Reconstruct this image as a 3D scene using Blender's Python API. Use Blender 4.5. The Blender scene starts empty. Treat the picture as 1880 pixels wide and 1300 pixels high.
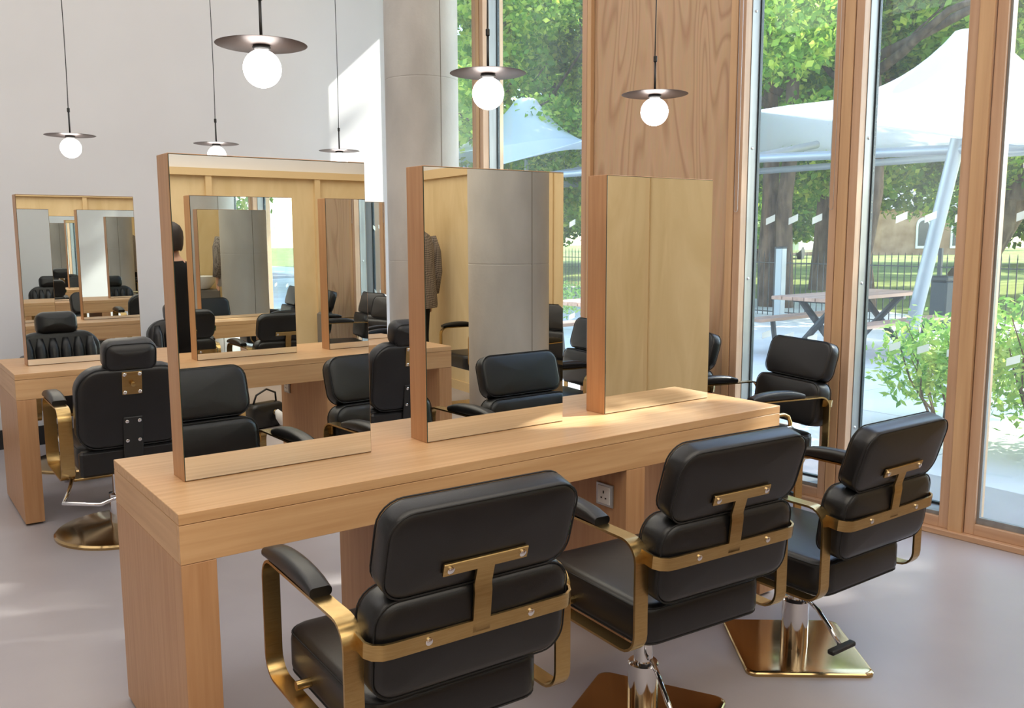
import bpy, math, random
import numpy as np
from mathutils import Matrix, Vector

random.seed(7)
RNG = np.random.default_rng(7)
scene = bpy.context.scene
COL = scene.collection
R = math.radians

# ------------------------------------------------------------------ camera
yaw, pitch, roll = 0.6315, 0.1322, -0.0035
cy_, sy_, cp_, sp_ = math.cos(yaw), math.sin(yaw), math.cos(pitch), math.sin(pitch)
F_ = Vector((sy_ * cp_, cy_ * cp_, -sp_))
Rt_ = Vector((cy_, -sy_, 0))
U_ = Rt_.cross(F_)
c_, s_ = math.cos(roll), math.sin(roll)
RX, UX = Rt_ * c_ + U_ * s_, U_ * c_ - Rt_ * s_
cam_d = bpy.data.cameras.new('camera')
cam_d.sensor_width = 36.0
cam_d.sensor_fit = 'HORIZONTAL'
cam_d.lens = 1636.4 / 1880 * 36.0
cam_d.clip_start = 0.05
cam_d.clip_end = 500
cam = bpy.data.objects.new('camera', cam_d)
COL.objects.link(cam)
mw = Matrix((RX, UX, -F_)).transposed().to_4x4()
mw.translation = (-0.1996, -2.5773, 1.5128)
cam.matrix_world = mw
scene.camera = cam

# ------------------------------------------------------------------ world, sun, exposure
SUN_EL, SUN_A = R(40), R(22)            # sun stands over +x, a little towards -y
world = bpy.data.worlds.new('sky')
scene.world = world
world.use_nodes = True
wn = world.node_tree.nodes
wl = world.node_tree.links
wn.clear()
sky = wn.new('ShaderNodeTexSky')
sky.sky_type = 'NISHITA'
sky.sun_disc = False
sky.sun_elevation = SUN_EL
sky.sun_rotation = R(90) + SUN_A
sky.air_density = 1.0
sky.dust_density = 0.5
sky.ozone_density = 1.0
bg = wn.new('ShaderNodeBackground')
bg.inputs['Strength'].default_value = 1.0
wo = wn.new('ShaderNodeOutputWorld')
wl.new(sky.outputs[0], bg.inputs['Color'])
wl.new(bg.outputs[0], wo.inputs['Surface'])

sun_d = bpy.data.lights.new('sun', 'SUN')
sun_d.energy = 12.0
sun_d.angle = R(0.6)
sun_d.color = (1.0, 0.95, 0.88)
sun = bpy.data.objects.new('sun', sun_d)
COL.objects.link(sun)
to_sun = Vector((math.cos(SUN_EL) * math.cos(SUN_A), -math.cos(SUN_EL) * math.sin(SUN_A), math.sin(SUN_EL)))
sun.rotation_euler = to_sun.to_track_quat('Z', 'Y').to_euler()
sun.location = (20, -4, 20)

def area_light(name, loc, sx, sy, power, color):
    d = bpy.data.lights.new(name, 'AREA')
    d.shape = 'RECTANGLE'
    d.size, d.size_y = sx, sy
    d.energy = power
    d.color = color
    o = bpy.data.objects.new(name, d)
    COL.objects.link(o)
    o.location = loc
    return o
area_light('ceiling_lighting_front', (0.8, -3.6, 4.25), 6.5, 4.6, 230, (1.0, 0.92, 0.80))
area_light('ceiling_lighting_back', (0.4, 2.0, 4.25), 6.0, 4.6, 100, (1.0, 0.97, 0.94))

scene.view_settings.view_transform = 'Standard'
scene.view_settings.look = 'None'
scene.view_settings.gamma = 1.0
scene.view_settings.use_curve_mapping = False
scene.view_settings.exposure = 0.2
scene.cycles.max_bounces = 14
scene.cycles.glossy_bounces = 10
scene.cycles.diffuse_bounces = 5
scene.cycles.transparent_max_bounces = 24
scene.cycles.caustics_reflective = False
scene.cycles.caustics_refractive = False

# ------------------------------------------------------------------ materials
def srgb(r, g, b):
    f = lambda c: ((c / 255 + 0.055) / 1.055) ** 2.4 if c > 10 else c / 255 / 12.92
    return (f(r), f(g), f(b), 1.0)

MATS = {}
def new_mat(name):
    m = bpy.data.materials.new(name)
    m.use_nodes = True
    nt = m.node_tree
    b = nt.nodes['Principled BSDF']
    MATS[name] = m
    return m, nt, b

def plain(name, col, rough=0.5, metal=0.0, spec=0.5, coat=0.0, emit=None, estr=0.0):
    m, nt, b = new_mat(name)
    b.inputs['Base Color'].default_value = col
    b.inputs['Roughness'].default_value = rough
    b.inputs['Metallic'].default_value = metal
    b.inputs['Specular IOR Level'].default_value = spec
    b.inputs['Coat Weight'].default_value = coat
    if emit:
        b.inputs['Emission Color'].default_value = emit
        b.inputs['Emission Strength'].default_value = estr
    return m

def noise_mat(name, c1, c2, scale=(1, 1, 1), nscale=4.0, detail=4, rough=0.5, lo=0.35, hi=0.65, bump=0.0,
              bscale=60.0, distortion=0.0, spec=0.5, metal=0.0, coords='Object', mid=None):
    m, nt, b = new_mat(name)
    n, l = nt.nodes, nt.links
    tc = n.new('ShaderNodeTexCoord')
    mp = n.new('ShaderNodeMapping')
    mp.inputs['Scale'].default_value = scale
    nz = n.new('ShaderNodeTexNoise')
    nz.inputs['Scale'].default_value = nscale
    nz.inputs['Detail'].default_value = detail
    nz.inputs['Distortion'].default_value = distortion
    cr = n.new('ShaderNodeValToRGB')
    cr.color_ramp.elements[0].position = lo
    cr.color_ramp.elements[0].color = c1
    cr.color_ramp.elements[1].position = hi
    cr.color_ramp.elements[1].color = c2
    if mid:
        e = cr.color_ramp.elements.new(0.5 * (lo + hi))
        e.color = mid
    l.new(tc.outputs[coords], mp.inputs['Vector'])
    l.new(mp.outputs[0], nz.inputs['Vector'])
    l.new(nz.outputs['Fac'], cr.inputs['Fac'])
    l.new(cr.outputs['Color'], b.inputs['Base Color'])
    b.inputs['Roughness'].default_value = rough
    b.inputs['Specular IOR Level'].default_value = spec
    b.inputs['Metallic'].default_value = metal
    if bump:
        nb = n.new('ShaderNodeTexNoise')
        nb.inputs['Scale'].default_value = bscale
        nb.inputs['Detail'].default_value = 3
        bp = n.new('ShaderNodeBump')
        bp.inputs['Strength'].default_value = bump
        bp.inputs['Distance'].default_value = 0.01
        l.new(tc.outputs[coords], nb.inputs['Vector'])
        l.new(nb.outputs['Fac'], bp.inputs['Height'])
        l.new(bp.outputs[0], b.inputs['Normal'])
    return m

# woods: grain stretched along one axis
def wood(name, c1, c2, axis, fine=26.0, rough=0.42, stretch=0.045, lo=0.3, hi=0.7, spec=0.4):
    sc = [1.0, 1.0, 1.0]
    sc['xyz'.index(axis)] = stretch
    m = noise_mat(name, c1, c2, tuple(sc), fine, 6, rough, lo, hi, 0.0, distortion=0.25, spec=spec)
    return m
OAK1, OAK2 = srgb(194, 150, 105), srgb(212, 171, 126)
wood('oak_x', OAK1, OAK2, 'x', 48)
wood('oak_y', OAK1, OAK2, 'y', 48)
wood('oak_z', srgb(180, 133, 92), srgb(194, 149, 107), 'z', 64)
wood('pine_z', srgb(192, 152, 114), srgb(214, 176, 134), 'z', 20, rough=0.5)
wood('larch_z', srgb(188, 150, 120), srgb(208, 172, 142), 'z', 24, rough=0.5)
wood('larch_y', srgb(188, 150, 120), srgb(208, 172, 142), 'y', 24, rough=0.5)
wood('bench_x', srgb(150, 118, 98), srgb(196, 160, 138), 'x', 12, rough=0.6)
noise_mat('birch_ply', srgb(216, 190, 142), srgb(230, 206, 162), (1.2, 1.2, 0.35), 3.0, 6, 0.5, 0.3, 0.7, distortion=1.6)
plain('birch_edge', srgb(220, 192, 146), 0.5)

def ash_material():
    m, nt, b = new_mat('ash_panel')
    n, l = nt.nodes, nt.links
    tc = n.new('ShaderNodeTexCoord')
    mp = n.new('ShaderNodeMapping')
    mp.inputs['Scale'].default_value = (1.0, 1.0, 0.13)
    nz = n.new('ShaderNodeTexNoise')
    nz.inputs['Scale'].default_value = 2.4
    nz.inputs['Detail'].default_value = 2.0
    nz.inputs['Distortion'].default_value = 0.6
    mul = n.new('ShaderNodeMath'); mul.operation = 'MULTIPLY'; mul.inputs[1].default_value = 16.0
    fr = n.new('ShaderNodeMath'); fr.operation = 'FRACT'
    cr = n.new('ShaderNodeValToRGB')
    cr.color_ramp.elements[0].color = srgb(203, 168, 132)
    cr.color_ramp.elements[1].position = 1.0
    cr.color_ramp.elements[1].color = srgb(203, 168, 132)
    for p_, c in ((0.55, srgb(208, 173, 138)), (0.8, srgb(184, 146, 112))):
        e = cr.color_ramp.elements.new(p_); e.color = c
    fn = n.new('ShaderNodeTexNoise'); fn.inputs['Scale'].default_value = 60; fn.inputs['Detail'].default_value = 4
    mx = n.new('ShaderNodeMix'); mx.data_type = 'RGBA'; mx.blend_type = 'MULTIPLY'; mx.inputs['Factor'].default_value = 0.18
    l.new(tc.outputs['Object'], mp.inputs['Vector'])
    l.new(mp.outputs[0], nz.inputs['Vector'])
    l.new(mp.outputs[0], fn.inputs['Vector'])
    l.new(nz.outputs['Fac'], mul.inputs[0]); l.new(mul.outputs[0], fr.inputs[0]); l.new(fr.outputs[0], cr.inputs['Fac'])
    l.new(cr.outputs['Color'], mx.inputs['A']); l.new(fn.outputs['Color'], mx.inputs['B'])
    l.new(mx.outputs['Result'], b.inputs['Base Color'])
    b.inputs['Roughness'].default_value = 0.5
ash_material()

noise_mat('white_wall', srgb(214, 213, 214), srgb(219, 218, 219), (1, 1, 1), 1.2, 3, 0.6, spec=0.25)
plain('white_paint_post', srgb(214, 214, 214), 0.5)
plain('ceiling_white', srgb(232, 230, 226), 0.8, spec=0.2)
noise_mat('vinyl_floor', srgb(163, 155, 156), srgb(176, 169, 170), (1, 1, 1), 1.1, 6, 0.34, bump=0.02, bscale=180, spec=0.4)
noise_mat('concrete', srgb(168, 164, 158), srgb(203, 199, 192), (1, 1, 0.5), 2.2, 8, 0.62, 0.3, 0.72, bump=0.12, bscale=35, spec=0.3)
plain('concrete_seam', srgb(128, 122, 112), 0.7, spec=0.2)
plain('black_leather', (0.0135, 0.0135, 0.0145, 1), 0.38, spec=0.5)
noise_mat('leather', (0.0055, 0.0055, 0.006, 1), (0.008, 0.008, 0.009, 1), (1, 1, 1), 9, 3, 0.36, bump=0.06, bscale=420, spec=0.5)
plain('thread', (0.006, 0.006, 0.006, 1), 0.7)
noise_mat('brass', srgb(180, 150, 98), srgb(192, 164, 112), (1, 1, 18), 20, 3, 0.27, metal=1.0)
noise_mat('brass_base', srgb(180, 150, 104), srgb(192, 164, 118), (1, 1, 1), 3, 3, 0.14, metal=1.0)
plain('chrome', (0.78, 0.78, 0.8, 1), 0.08, metal=1.0)
plain('steel', (0.62, 0.63, 0.64, 1), 0.3, metal=1.0)
plain('mirror', (0.90, 0.925, 0.905, 1), 0.0, metal=1.0)
plain('mirror_edge', (0.03, 0.06, 0.05, 1), 0.2)
plain('lamp_disc', srgb(92, 80, 76), 0.42, metal=0.55)
plain('lamp_black', (0.012, 0.012, 0.012, 1), 0.45)
plain('globe', (0.9, 0.9, 0.9, 1), 0.3, emit=(1.0, 0.95, 0.9, 1), estr=9.0)
plain('socket_silver', srgb(176, 176, 178), 0.32, metal=0.7)
plain('socket_white', srgb(238, 238, 236), 0.35)
plain('black_plastic', (0.01, 0.01, 0.01, 1), 0.5)
plain('skirting_black', (0.012, 0.012, 0.014, 1), 0.5)
noise_mat('aluminium', srgb(134, 134, 134), srgb(152, 152, 151), (6, 6, 0.4), 3, 3, 0.42, metal=0.35)
plain('gasket', srgb(38, 52, 58), 0.5)
plain('tag_green', srgb(110, 160, 96), 0.6)
plain('hair_dark', srgb(38, 26, 22), 0.6)
plain('skin', srgb(208, 160, 132), 0.5)
plain('cloth_black', (0.012, 0.012, 0.013, 1), 0.8, spec=0.2)
plain('cloth_white', srgb(226, 226, 226), 0.9, spec=0.2)
plain('cloth_blue', srgb(70, 90, 150), 0.9, spec=0.2)
plain('cloth_red', srgb(150, 70, 110), 0.9, spec=0.2)
plain('basin_white', srgb(240, 240, 238), 0.12)
plain('basin_grey', srgb(120, 116, 112), 0.5)
plain('galvanised', srgb(150, 158, 164), 0.45, metal=0.4)
plain('dark_steel', srgb(46, 52, 56), 0.5, metal=0.2)
plain('iron_black', srgb(26, 34, 38), 0.5)
plain('bin_dark', srgb(36, 46, 50), 0.6)
plain('van_white', srgb(236, 238, 236), 0.35)
plain('window_dark', srgb(52, 62, 70), 0.15)
plain('trim_white', srgb(226, 224, 216), 0.6)
plain('roof_slate', srgb(128, 130, 132), 0.7)

def houndstooth():
    m, nt, b = new_mat('jacket_grey')
    n, l = nt.nodes, nt.links
    tc = n.new('ShaderNodeTexCoord')
    mp = n.new('ShaderNodeMapping'); mp.inputs['Rotation'].default_value = (0, R(45), 0)
    ck = n.new('ShaderNodeTexChecker'); ck.inputs['Scale'].default_value = 70
    ck.inputs['Color1'].default_value = srgb(150, 140, 132); ck.inputs['Color2'].default_value = srgb(92, 84, 80)
    l.new(tc.outputs['Object'], mp.inputs['Vector']); l.new(mp.outputs[0], ck.inputs['Vector'])
    l.new(ck.outputs['Color'], b.inputs['Base Color'])
    b.inputs['Roughness'].default_value = 0.9
houndstooth()

def glass_material():
    m, nt, b = new_mat('window_glass')
    n, l = nt.nodes, nt.links
    n.remove(b)
    out = n['Material Output']
    tr = n.new('ShaderNodeBsdfTransparent'); tr.inputs['Color'].default_value = (0.93, 0.96, 0.95, 1)
    gl = n.new('ShaderNodeBsdfGlossy'); gl.inputs['Roughness'].default_value = 0.0
    fr = n.new('ShaderNodeFresnel'); fr.inputs['IOR'].default_value = 1.5
    # a thin pane: the same reflectance seen from either face
    gmt = n.new('ShaderNodeNewGeometry')
    ior = n.new('ShaderNodeMapRange')
    ior.inputs['To Min'].default_value = 1.5; ior.inputs['To Max'].default_value = 1 / 1.5
    l.new(gmt.outputs['Backfacing'], ior.inputs['Value'])
    l.new(ior.outputs[0], fr.inputs['IOR'])
    mx = n.new('ShaderNodeMixShader')
    # dust specks on the pane
    tc = n.new('ShaderNodeTexCoord')
    vo = n.new('ShaderNodeTexVoronoi'); vo.inputs['Scale'].default_value = 34
    vo.inputs['Randomness'].default_value = 1.0
    lt = n.new('ShaderNodeMath'); lt.operation = 'LESS_THAN'; lt.inputs[1].default_value = 0.055
    nz = n.new('ShaderNodeTexNoise'); nz.inputs['Scale'].default_value = 1.6; nz.inputs['Detail'].default_value = 4
    mr = n.new('ShaderNodeMapRange'); mr.inputs['From Min'].default_value = 0.42; mr.inputs['From Max'].default_value = 0.75
    mr.inputs['To Min'].default_value = 0.0; mr.inputs['To Max'].default_value = 0.45
    mul = n.new('ShaderNodeMath'); mul.operation = 'MULTIPLY'
    film = n.new('ShaderNodeMath'); film.operation = 'ADD'; film.inputs[1].default_value = 0.03
    df = n.new('ShaderNodeBsdfDiffuse'); df.inputs['Color'].default_value = (0.85, 0.88, 0.9, 1)
    tl = n.new('ShaderNodeBsdfTranslucent'); tl.inputs['Color'].default_value = (0.85, 0.88, 0.9, 1)
    ad = n.new('ShaderNodeMixShader'); ad.inputs['Fac'].default_value = 0.5
    mx2 = n.new('ShaderNodeMixShader')
    l.new(tc.outputs['Object'], vo.inputs['Vector']); l.new(tc.outputs['Object'], nz.inputs['Vector'])
    l.new(vo.outputs['Distance'], lt.inputs[0]); l.new(nz.outputs['Fac'], mr.inputs['Value'])
    l.new(lt.outputs[0], mul.inputs[0]); l.new(mr.outputs[0], mul.inputs[1]); l.new(mul.outputs[0], film.inputs[0])
    l.new(fr.outputs[0], mx.inputs['Fac']); l.new(tr.outputs[0], mx.inputs[1]); l.new(gl.outputs[0], mx.inputs[2])
    l.new(df.outputs[0], ad.inputs[1]); l.new(tl.outputs[0], ad.inputs[2])
    l.new(film.outputs[0], mx2.inputs['Fac']); l.new(mx.outputs[0], mx2.inputs[1]); l.new(ad.outputs[0], mx2.inputs[2])
    l.new(mx2.outputs[0], out.inputs['Surface'])
glass_material()

def leaf_material(name, c1, c2, c3, nscale):
    m, nt, b = new_mat(name)
    n, l = nt.nodes, nt.links
    out = n['Material Output']
    gm = n.new('ShaderNodeNewGeometry')
    cr = n.new('ShaderNodeValToRGB')
    cr.color_ramp.elements[0].color = c1
    cr.color_ramp.elements[1].color = c3  # lightest tone yellowed, painting backlit sun into some of the leaves
    e = cr.color_ramp.elements.new(0.5); e.color = c2
    l.new(gm.outputs['Random Per Island'], cr.inputs['Fac'])
    b.inputs['Roughness'].default_value = 0.45
    b.inputs['Specular IOR Level'].default_value = 0.35
    l.new(cr.outputs['Color'], b.inputs['Base Color'])
    tl = n.new('ShaderNodeBsdfTranslucent')
    l.new(cr.outputs['Color'], tl.inputs['Color'])
    mx = n.new('ShaderNodeMixShader'); mx.inputs['Fac'].default_value = 0.5
    l.new(b.outputs[0], mx.inputs[1]); l.new(tl.outputs[0], mx.inputs[2])
    l.new(mx.outputs[0], out.inputs['Surface'])
leaf_material('leaf_chestnut', srgb(92, 138, 48), srgb(142, 182, 66), srgb(214, 224, 100), 2.0)
leaf_material('leaf_dark', srgb(66, 108, 44), srgb(112, 156, 58), srgb(186, 206, 84), 2.0)
leaf_material('leaf_shrub', srgb(96, 146, 66), srgb(144, 186, 84), srgb(204, 224, 120), 2.0)
noise_mat('bark', srgb(62, 50, 42), srgb(122, 104, 88), (1, 1, 0.25), 9, 6, 0.9, 0.3, 0.7, bump=0.4, bscale=18, spec=0.1)
noise_mat('paving', srgb(198, 197, 194), srgb(224, 222, 217), (1, 1, 1), 0.8, 7, 0.8, 0.3, 0.7, spec=0.2)
plain('paving_joint', srgb(140, 140, 138), 0.9)
noise_mat('grass', srgb(104, 118, 62), srgb(150, 156, 92), (1, 1, 1), 0.9, 8, 0.95, 0.3, 0.7, spec=0.1)
noise_mat('soil', srgb(96, 82, 68), srgb(140, 122, 100), (1, 1, 1), 1.6, 6, 0.95, spec=0.1)
noise_mat('brick_far', srgb(148, 116, 90), srgb(178, 146, 118), (1, 1, 1), 1.4, 6, 0.9, spec=0.1)

def decal():
    m, nt, b = new_mat('decal')
    n, l = nt.nodes, nt.links
    out = n['Material Output']
    b.inputs['Base Color'].default_value = (0.85, 0.88, 0.85, 1)
    tl = n.new('ShaderNodeBsdfTranslucent'); tl.inputs['Color'].default_value = (0.75, 0.78, 0.75, 1)
    mx = n.new('ShaderNodeMixShader'); mx.inputs['Fac'].default_value = 0.5
    tp = n.new('ShaderNodeBsdfTransparent'); m2 = n.new('ShaderNodeMixShader'); m2.inputs['Fac'].default_value = 0.35
    l.new(b.outputs[0], mx.inputs[1]); l.new(tl.outputs[0], mx.inputs[2]); l.new(mx.outputs[0], m2.inputs[1]); l.new(tp.outputs[0], m2.inputs[2]); l.new(m2.outputs[0], out.inputs['Surface'])
decal()

def canvas():
    m, nt, b = new_mat('canvas_white')
    n, l = nt.nodes, nt.links
    out = n['Material Output']
    b.inputs['Base Color'].default_value = (0.86, 0.87, 0.88, 1)
    b.inputs['Roughness'].default_value = 0.7
    tl = n.new('ShaderNodeBsdfTranslucent'); tl.inputs['Color'].default_value = (0.9, 0.91, 0.92, 1)
    mx = n.new('ShaderNodeMixShader'); mx.inputs['Fac'].default_value = 0.45
    l.new(b.outputs[0], mx.inputs[1]); l.new(tl.outputs[0], mx.inputs[2]); l.new(mx.outputs[0], out.inputs['Surface'])
canvas()

# ------------------------------------------------------------------ mesh helpers
class MB:
    """collects geometry for ONE mesh object"""
    def __init__(self):
        self.v, self.f = [], []
    def add(self, verts, faces):
        o = len(self.v)
        self.v += [tuple(p) for p in verts]
        self.f += [tuple(o + i for i in fc) for fc in faces]
        return self
    def box(self, x0, x1, y0, y1, z0, z1, b=0.0):
        if b <= 0:
            vs = [(x, y, z) for z in (z0, z1) for y in (y0, y1) for x in (x0, x1)]
            return self.add(vs, [(0, 2, 3, 1), (4, 5, 7, 6), (0, 1, 5, 4), (2, 6, 7, 3), (0, 4, 6, 2), (1, 3, 7, 5)])
        # bevelled box: rings of an octagon-cornered outline
        rings = []
        for z, ins in ((z0, b), (z0 + b, 0), (z1 - b, 0), (z1, b)):
            X0, X1, Y0, Y1 = x0 + ins, x1 - ins, y0 + ins, y1 - ins
            k = b if ins == 0 else b * 0.4
            rings.append([(X0 + k, Y0, z), (X1 - k, Y0, z), (X1, Y0 + k, z), (X1, Y1 - k, z),
                          (X1 - k, Y1, z), (X0 + k, Y1, z), (X0, Y1 - k, z), (X0, Y0 + k, z)])
        return self.loft(rings)
    def loft(self, rings, caps=True, closed=False):
        n = len(rings[0])
        vs = [p for r in rings for p in r]
        fs = []
        m = len(rings)
        for i in range(m if closed else m - 1):
            j = (i + 1) % m
            for k in range(n):
                k2 = (k + 1) % n
                fs.append((i * n + k, i * n + k2, j * n + k2, j * n + k))
        if caps and not closed:
            fs.append(tuple(range(n - 1, -1, -1)))
            fs.append(tuple((m - 1) * n + k for k in range(n)))
        return self.add(vs, fs)
    def tube(self, path, r, n=10, closed=False, caps=True):
        P = [Vector(p) for p in path]
        m = len(P)
        rr = r if isinstance(r, (list, tuple)) else [r] * m
        rings = []
        up = None
        for i in range(m):
            if closed:
                t = (P[(i + 1) % m] - P[i - 1]).normalized()
            else:
                t = (P[min(i + 1, m - 1)] - P[max(i - 1, 0)]).normalized()
            if up is None:
                a = Vector((0, 0, 1)) if abs(t.z) < 0.9 else Vector((1, 0, 0))
                up = (a - t * a.dot(t)).normalized()
            else:
                up = (up - t * up.dot(t)).normalized()
            s = t.cross(up)
            rings.append([P[i] + (up * math.cos(q) + s * math.sin(q)) * rr[i] for q in
                          (2 * math.pi * k / n for k in range(n))])
        return self.loft(rings, caps, closed)
    def cyl(self, p0, p1, r, n=20):
        return self.tube([p0, p1], r, n)
    def lathe(self, prof, c=(0, 0, 0), n=32):
        rings = [[(c[0] + r * math.cos(2 * math.pi * k / n), c[1] + r * math.sin(2 * math.pi * k / n), c[2] + z)
                  for k in range(n)] for r, z in prof]
        return self.loft(rings)
    def xf(self, M):
        self.v = [tuple(M @ Vector(p)) for p in self.v]
        return self
    def mesh(self, name, mat, smooth=None):
        me = bpy.data.meshes.new(name)
        me.from_pydata(self.v, [], self.f)
        import bmesh
        bm = bmesh.new(); bm.from_mesh(me)
        bmesh.ops.recalc_face_normals(bm, faces=bm.faces)
        bm.to_mesh(me); bm.free()
        for m in (mat if isinstance(mat, (list, tuple)) else [mat]):
            me.materials.append(MATS[m])
        if smooth:
            me.polygons.foreach_set('use_smooth', [True] * len(me.polygons))
            if smooth is not True:
                me.set_sharp_from_angle(angle=R(smooth))
        return me
    def build(self, name, mat, parent=None, smooth=None):
        return link(name, self.mesh(name, mat, smooth), parent)

def link(name, data, parent=None):
    o = bpy.data.objects.new(name, data)
    COL.objects.link(o)
    if parent:
        o.parent = parent
    return o
def box(x0, x1, y0, y1, z0, z1, b=0.0):
    return MB().box(x0, x1, y0, y1, z0, z1, b)
def empty(name, loc=(0, 0, 0), rz=0.0):
    o = link(name, None)
    o.empty_display_size = 0.1
    o.location = loc
    o.rotation_euler = (0, 0, rz)
    return o
def tag(o, label=None, cat=None, group=None, kind=None):
    if label: o['label'] = label
    if cat: o['category'] = cat
    if group: o['group'] = group
    if kind: o['kind'] = kind
    return o
def copy_tree(o, parent=None):
    c = o.copy()
    COL.objects.link(c)
    c.parent = parent
    for ch in o.children:
        copy_tree(ch, c)
    return c

def rrect(w, h, r, k=6):
    """rounded rectangle outline, centred, 4*(k+1) points"""
    pts = []
    r = max(r, 0.0005)
    for cx, cy, a0 in ((w / 2 - r, h / 2 - r, 0), (-w / 2 + r, h / 2 - r, 90), (-w / 2 + r, -h / 2 + r, 180), (w / 2 - r, -h / 2 + r, 270)):
        for i in range(k + 1):
            a = R(a0 + 90 * i / k)
            pts.append((cx + r * math.cos(a), cy + r * math.sin(a)))
    return pts

def cushion(w, h, t, rc, re, bulge=0.01, k=6, shape=None):
    """upholstered pad: outline in XZ, thickness along Y, rolled edges, crowned faces"""
    mb = MB()
    def ring(ins, y):
        ins2 = min(ins, min(w, h) / 2 - 0.002)
        pts = rrect(w - 2 * ins2, h - 2 * ins2, max(rc - ins2, 0.004), k)
        if shape:
            pts = [shape(a, b) for a, b in pts]
        return [(a, y, b) for a, b in pts]
    def cap(q, y):
        pts = rrect(w - 2 * re, h - 2 * re, max(rc - re, 0.004), k)
        pts = [(u * q, v * q) for u, v in pts]
        if shape:
            pts = [shape(u, v) for u, v in pts]
        return [(u, y, v) for u, v in pts]
    qs = (0.12, 0.35, 0.58, 0.78, 0.92)
    rings = [cap(q, -t / 2 - bulge * (1 - q ** 2.4)) for q in qs]
    for a in (90, 60, 30, 0):
        rings.append(ring(re * (1 - math.cos(R(a))), -t / 2 + re * (1 - math.sin(R(a)))))
    for a in (0, 30, 60, 90):
        rings.append(ring(re * (1 - math.cos(R(a))), t / 2 - re * (1 - math.sin(R(a)))))
    rings += [cap(q, t / 2 + bulge * (1 - q ** 2.4)) for q in reversed(qs)]
    mb.loft(rings)
    return mb

def piping(w, h, t, rc, r, y, ins=0.0, shape=None):
    pts = rrect(w - 2 * ins, h - 2 * ins, max(rc - ins, 0.004), 6)
    if shape:
        pts = [shape(a, b) for a, b in pts]
    return MB().tube([(a, y, b) for a, b in pts], r, 6, closed=True)

def band(path, width, thick, closed=True):
    """flat metal strip swept along a path lying in a plane x=const; width along x"""
    P = [Vector(p) for p in path]
    m = len(P)
    rings = []
    for i in range(m):
        a = P[(i + 1) % m] if (closed or i + 1 < m) else P[i]
        b = P[i - 1] if (closed or i > 0) else P[i]
        t = (a - b).normalized()
        nrm = Vector((1, 0, 0)).cross(t)
        rings.append([P[i] + Vector((sx * width / 2, 0, 0)) + nrm * sn * thick / 2 for sx, sn in ((-1, -1), (1, -1), (1, 1), (-1, 1))])
    return MB().loft(rings, True, closed)

ZT = 0.81      # table height
# ------------------------------------------------------------------ the room shell
CEIL = 4.35
fl = box(-5.0, 5.2, -6.6, 5.0, -0.1, 0.0).build('floor', 'vinyl_floor')
tag(fl, 'pale pinkish grey vinyl floor of the salon', kind='structure')
ce = box(-5.0, 4.9, -6.6, 5.0, CEIL, CEIL + 0.1).build('ceiling', 'ceiling_white')
tag(ce, 'white ceiling above the salon', kind='structure')
wb = box(-5.0, 3.80, 4.65, 4.85, 0.0, CEIL).build('wall_back', 'white_wall')
tag(wb, 'plain white painted wall behind the far table', kind='structure')
wlf = box(-5.2, -5.0, -6.6, 5.0, 0.0, CEIL).build('wall_left', 'white_wall')
tag(wlf, 'plain white side wall', kind='structure')
bb = box(-5.0, 3.55, 4.635, 4.65, 0.0, 0.14).build('baseboard_back', 'skirting_black')
tag(bb, 'black skirting board along the white wall', kind='structure')

# plywood wall seen in the mirrors
YF = -6.3
PLY_H = 2.14
wf = empty('wall_front', (0, YF, 0)); tag(wf, 'birch plywood wall with battens seen in the mirrors', kind='structure')
box(-5.0, 5.1, -0.2, -0.03, 0, CEIL).build('upper_wall', 'white_wall', wf)
bx = [-4.9, -3.4, -2.25, -1.1, 0.1, 1.5, 2.62, 3.75, 4.86]
for i in range(len(bx) - 1):
    box(bx[i] + 0.02, bx[i + 1] - 0.02, -0.03, 0.0, 0.1, PLY_H).build('plywood_panel', 'birch_ply', wf)
for x in bx[1:-1]:
    box(x - 0.03, x + 0.03, -0.03, 0.04, 0.1, PLY_H - 0.04).build('batten', 'birch_edge', wf)
box(-4.9, 4.86, -0.03, 0.05, PLY_H - 0.04, PLY_H + 0.03).build('top_rail', 'birch_edge', wf)
box(-4.9, 4.86, -0.03, 0.02, 0.0, 0.1).build('bottom_rail', 'birch_edge', wf)

# ------------------------------------------------------------------ glazed facade (local frame: x outwards, y along, z up)
FO, FA = (4.16, -0.43, 0.0), R(4.8)
WIN_TOP = 4.05
def facade(name):
    return empty(name, FO, FA)
wr = facade('wall_right'); tag(wr, 'facade wall of ash and plywood panels beside the windows', kind='structure')
box(0.03, 0.06, 1.49, 2.595, 0.0, CEIL).build('ash_panel', 'ash_panel', wr)
box(0.06, 0.25, 1.43, 2.635, 0.0, CEIL).build('core_wall', 'larch_z', wr)
ply_s = [-0.86, -1.52, -2.72, -3.92, -5.12, -5.95]
for i in range(5):
    box(0.0, 0.04, ply_s[i + 1] + 0.003, ply_s[i] - 0.003, 0.09, PLY_H).build('plywood_panel', 'birch_ply', wr)
    box(-0.01, 0.02, ply_s[i + 1] - 0.02, ply_s[i + 1] + 0.02, 0.09, PLY_H).build('batten', 'birch_edge', wr)
box(-0.03, 0.04, -5.95, -0.86, PLY_H - 0.06, PLY_H + 0.03).build('top_rail', 'birch_edge', wr)
box(-0.012, 0.04, -5.95, -0.86, 0.0, 0.09).build('bottom_rail', 'birch_edge', wr)
box(0.04, 0.25, -6.1, -0.86, 0.0, CEIL).build('upper_wall', 'white_wall', wr)
box(0.0, 0.25, -0.86, 5.3, WIN_TOP, CEIL).build('header', 'larch_y', wr)
box(0.0, 0.25, 5.10, 5.3, 0.0, WIN_TOP).build('end_panel', 'white_wall', wr)

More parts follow.
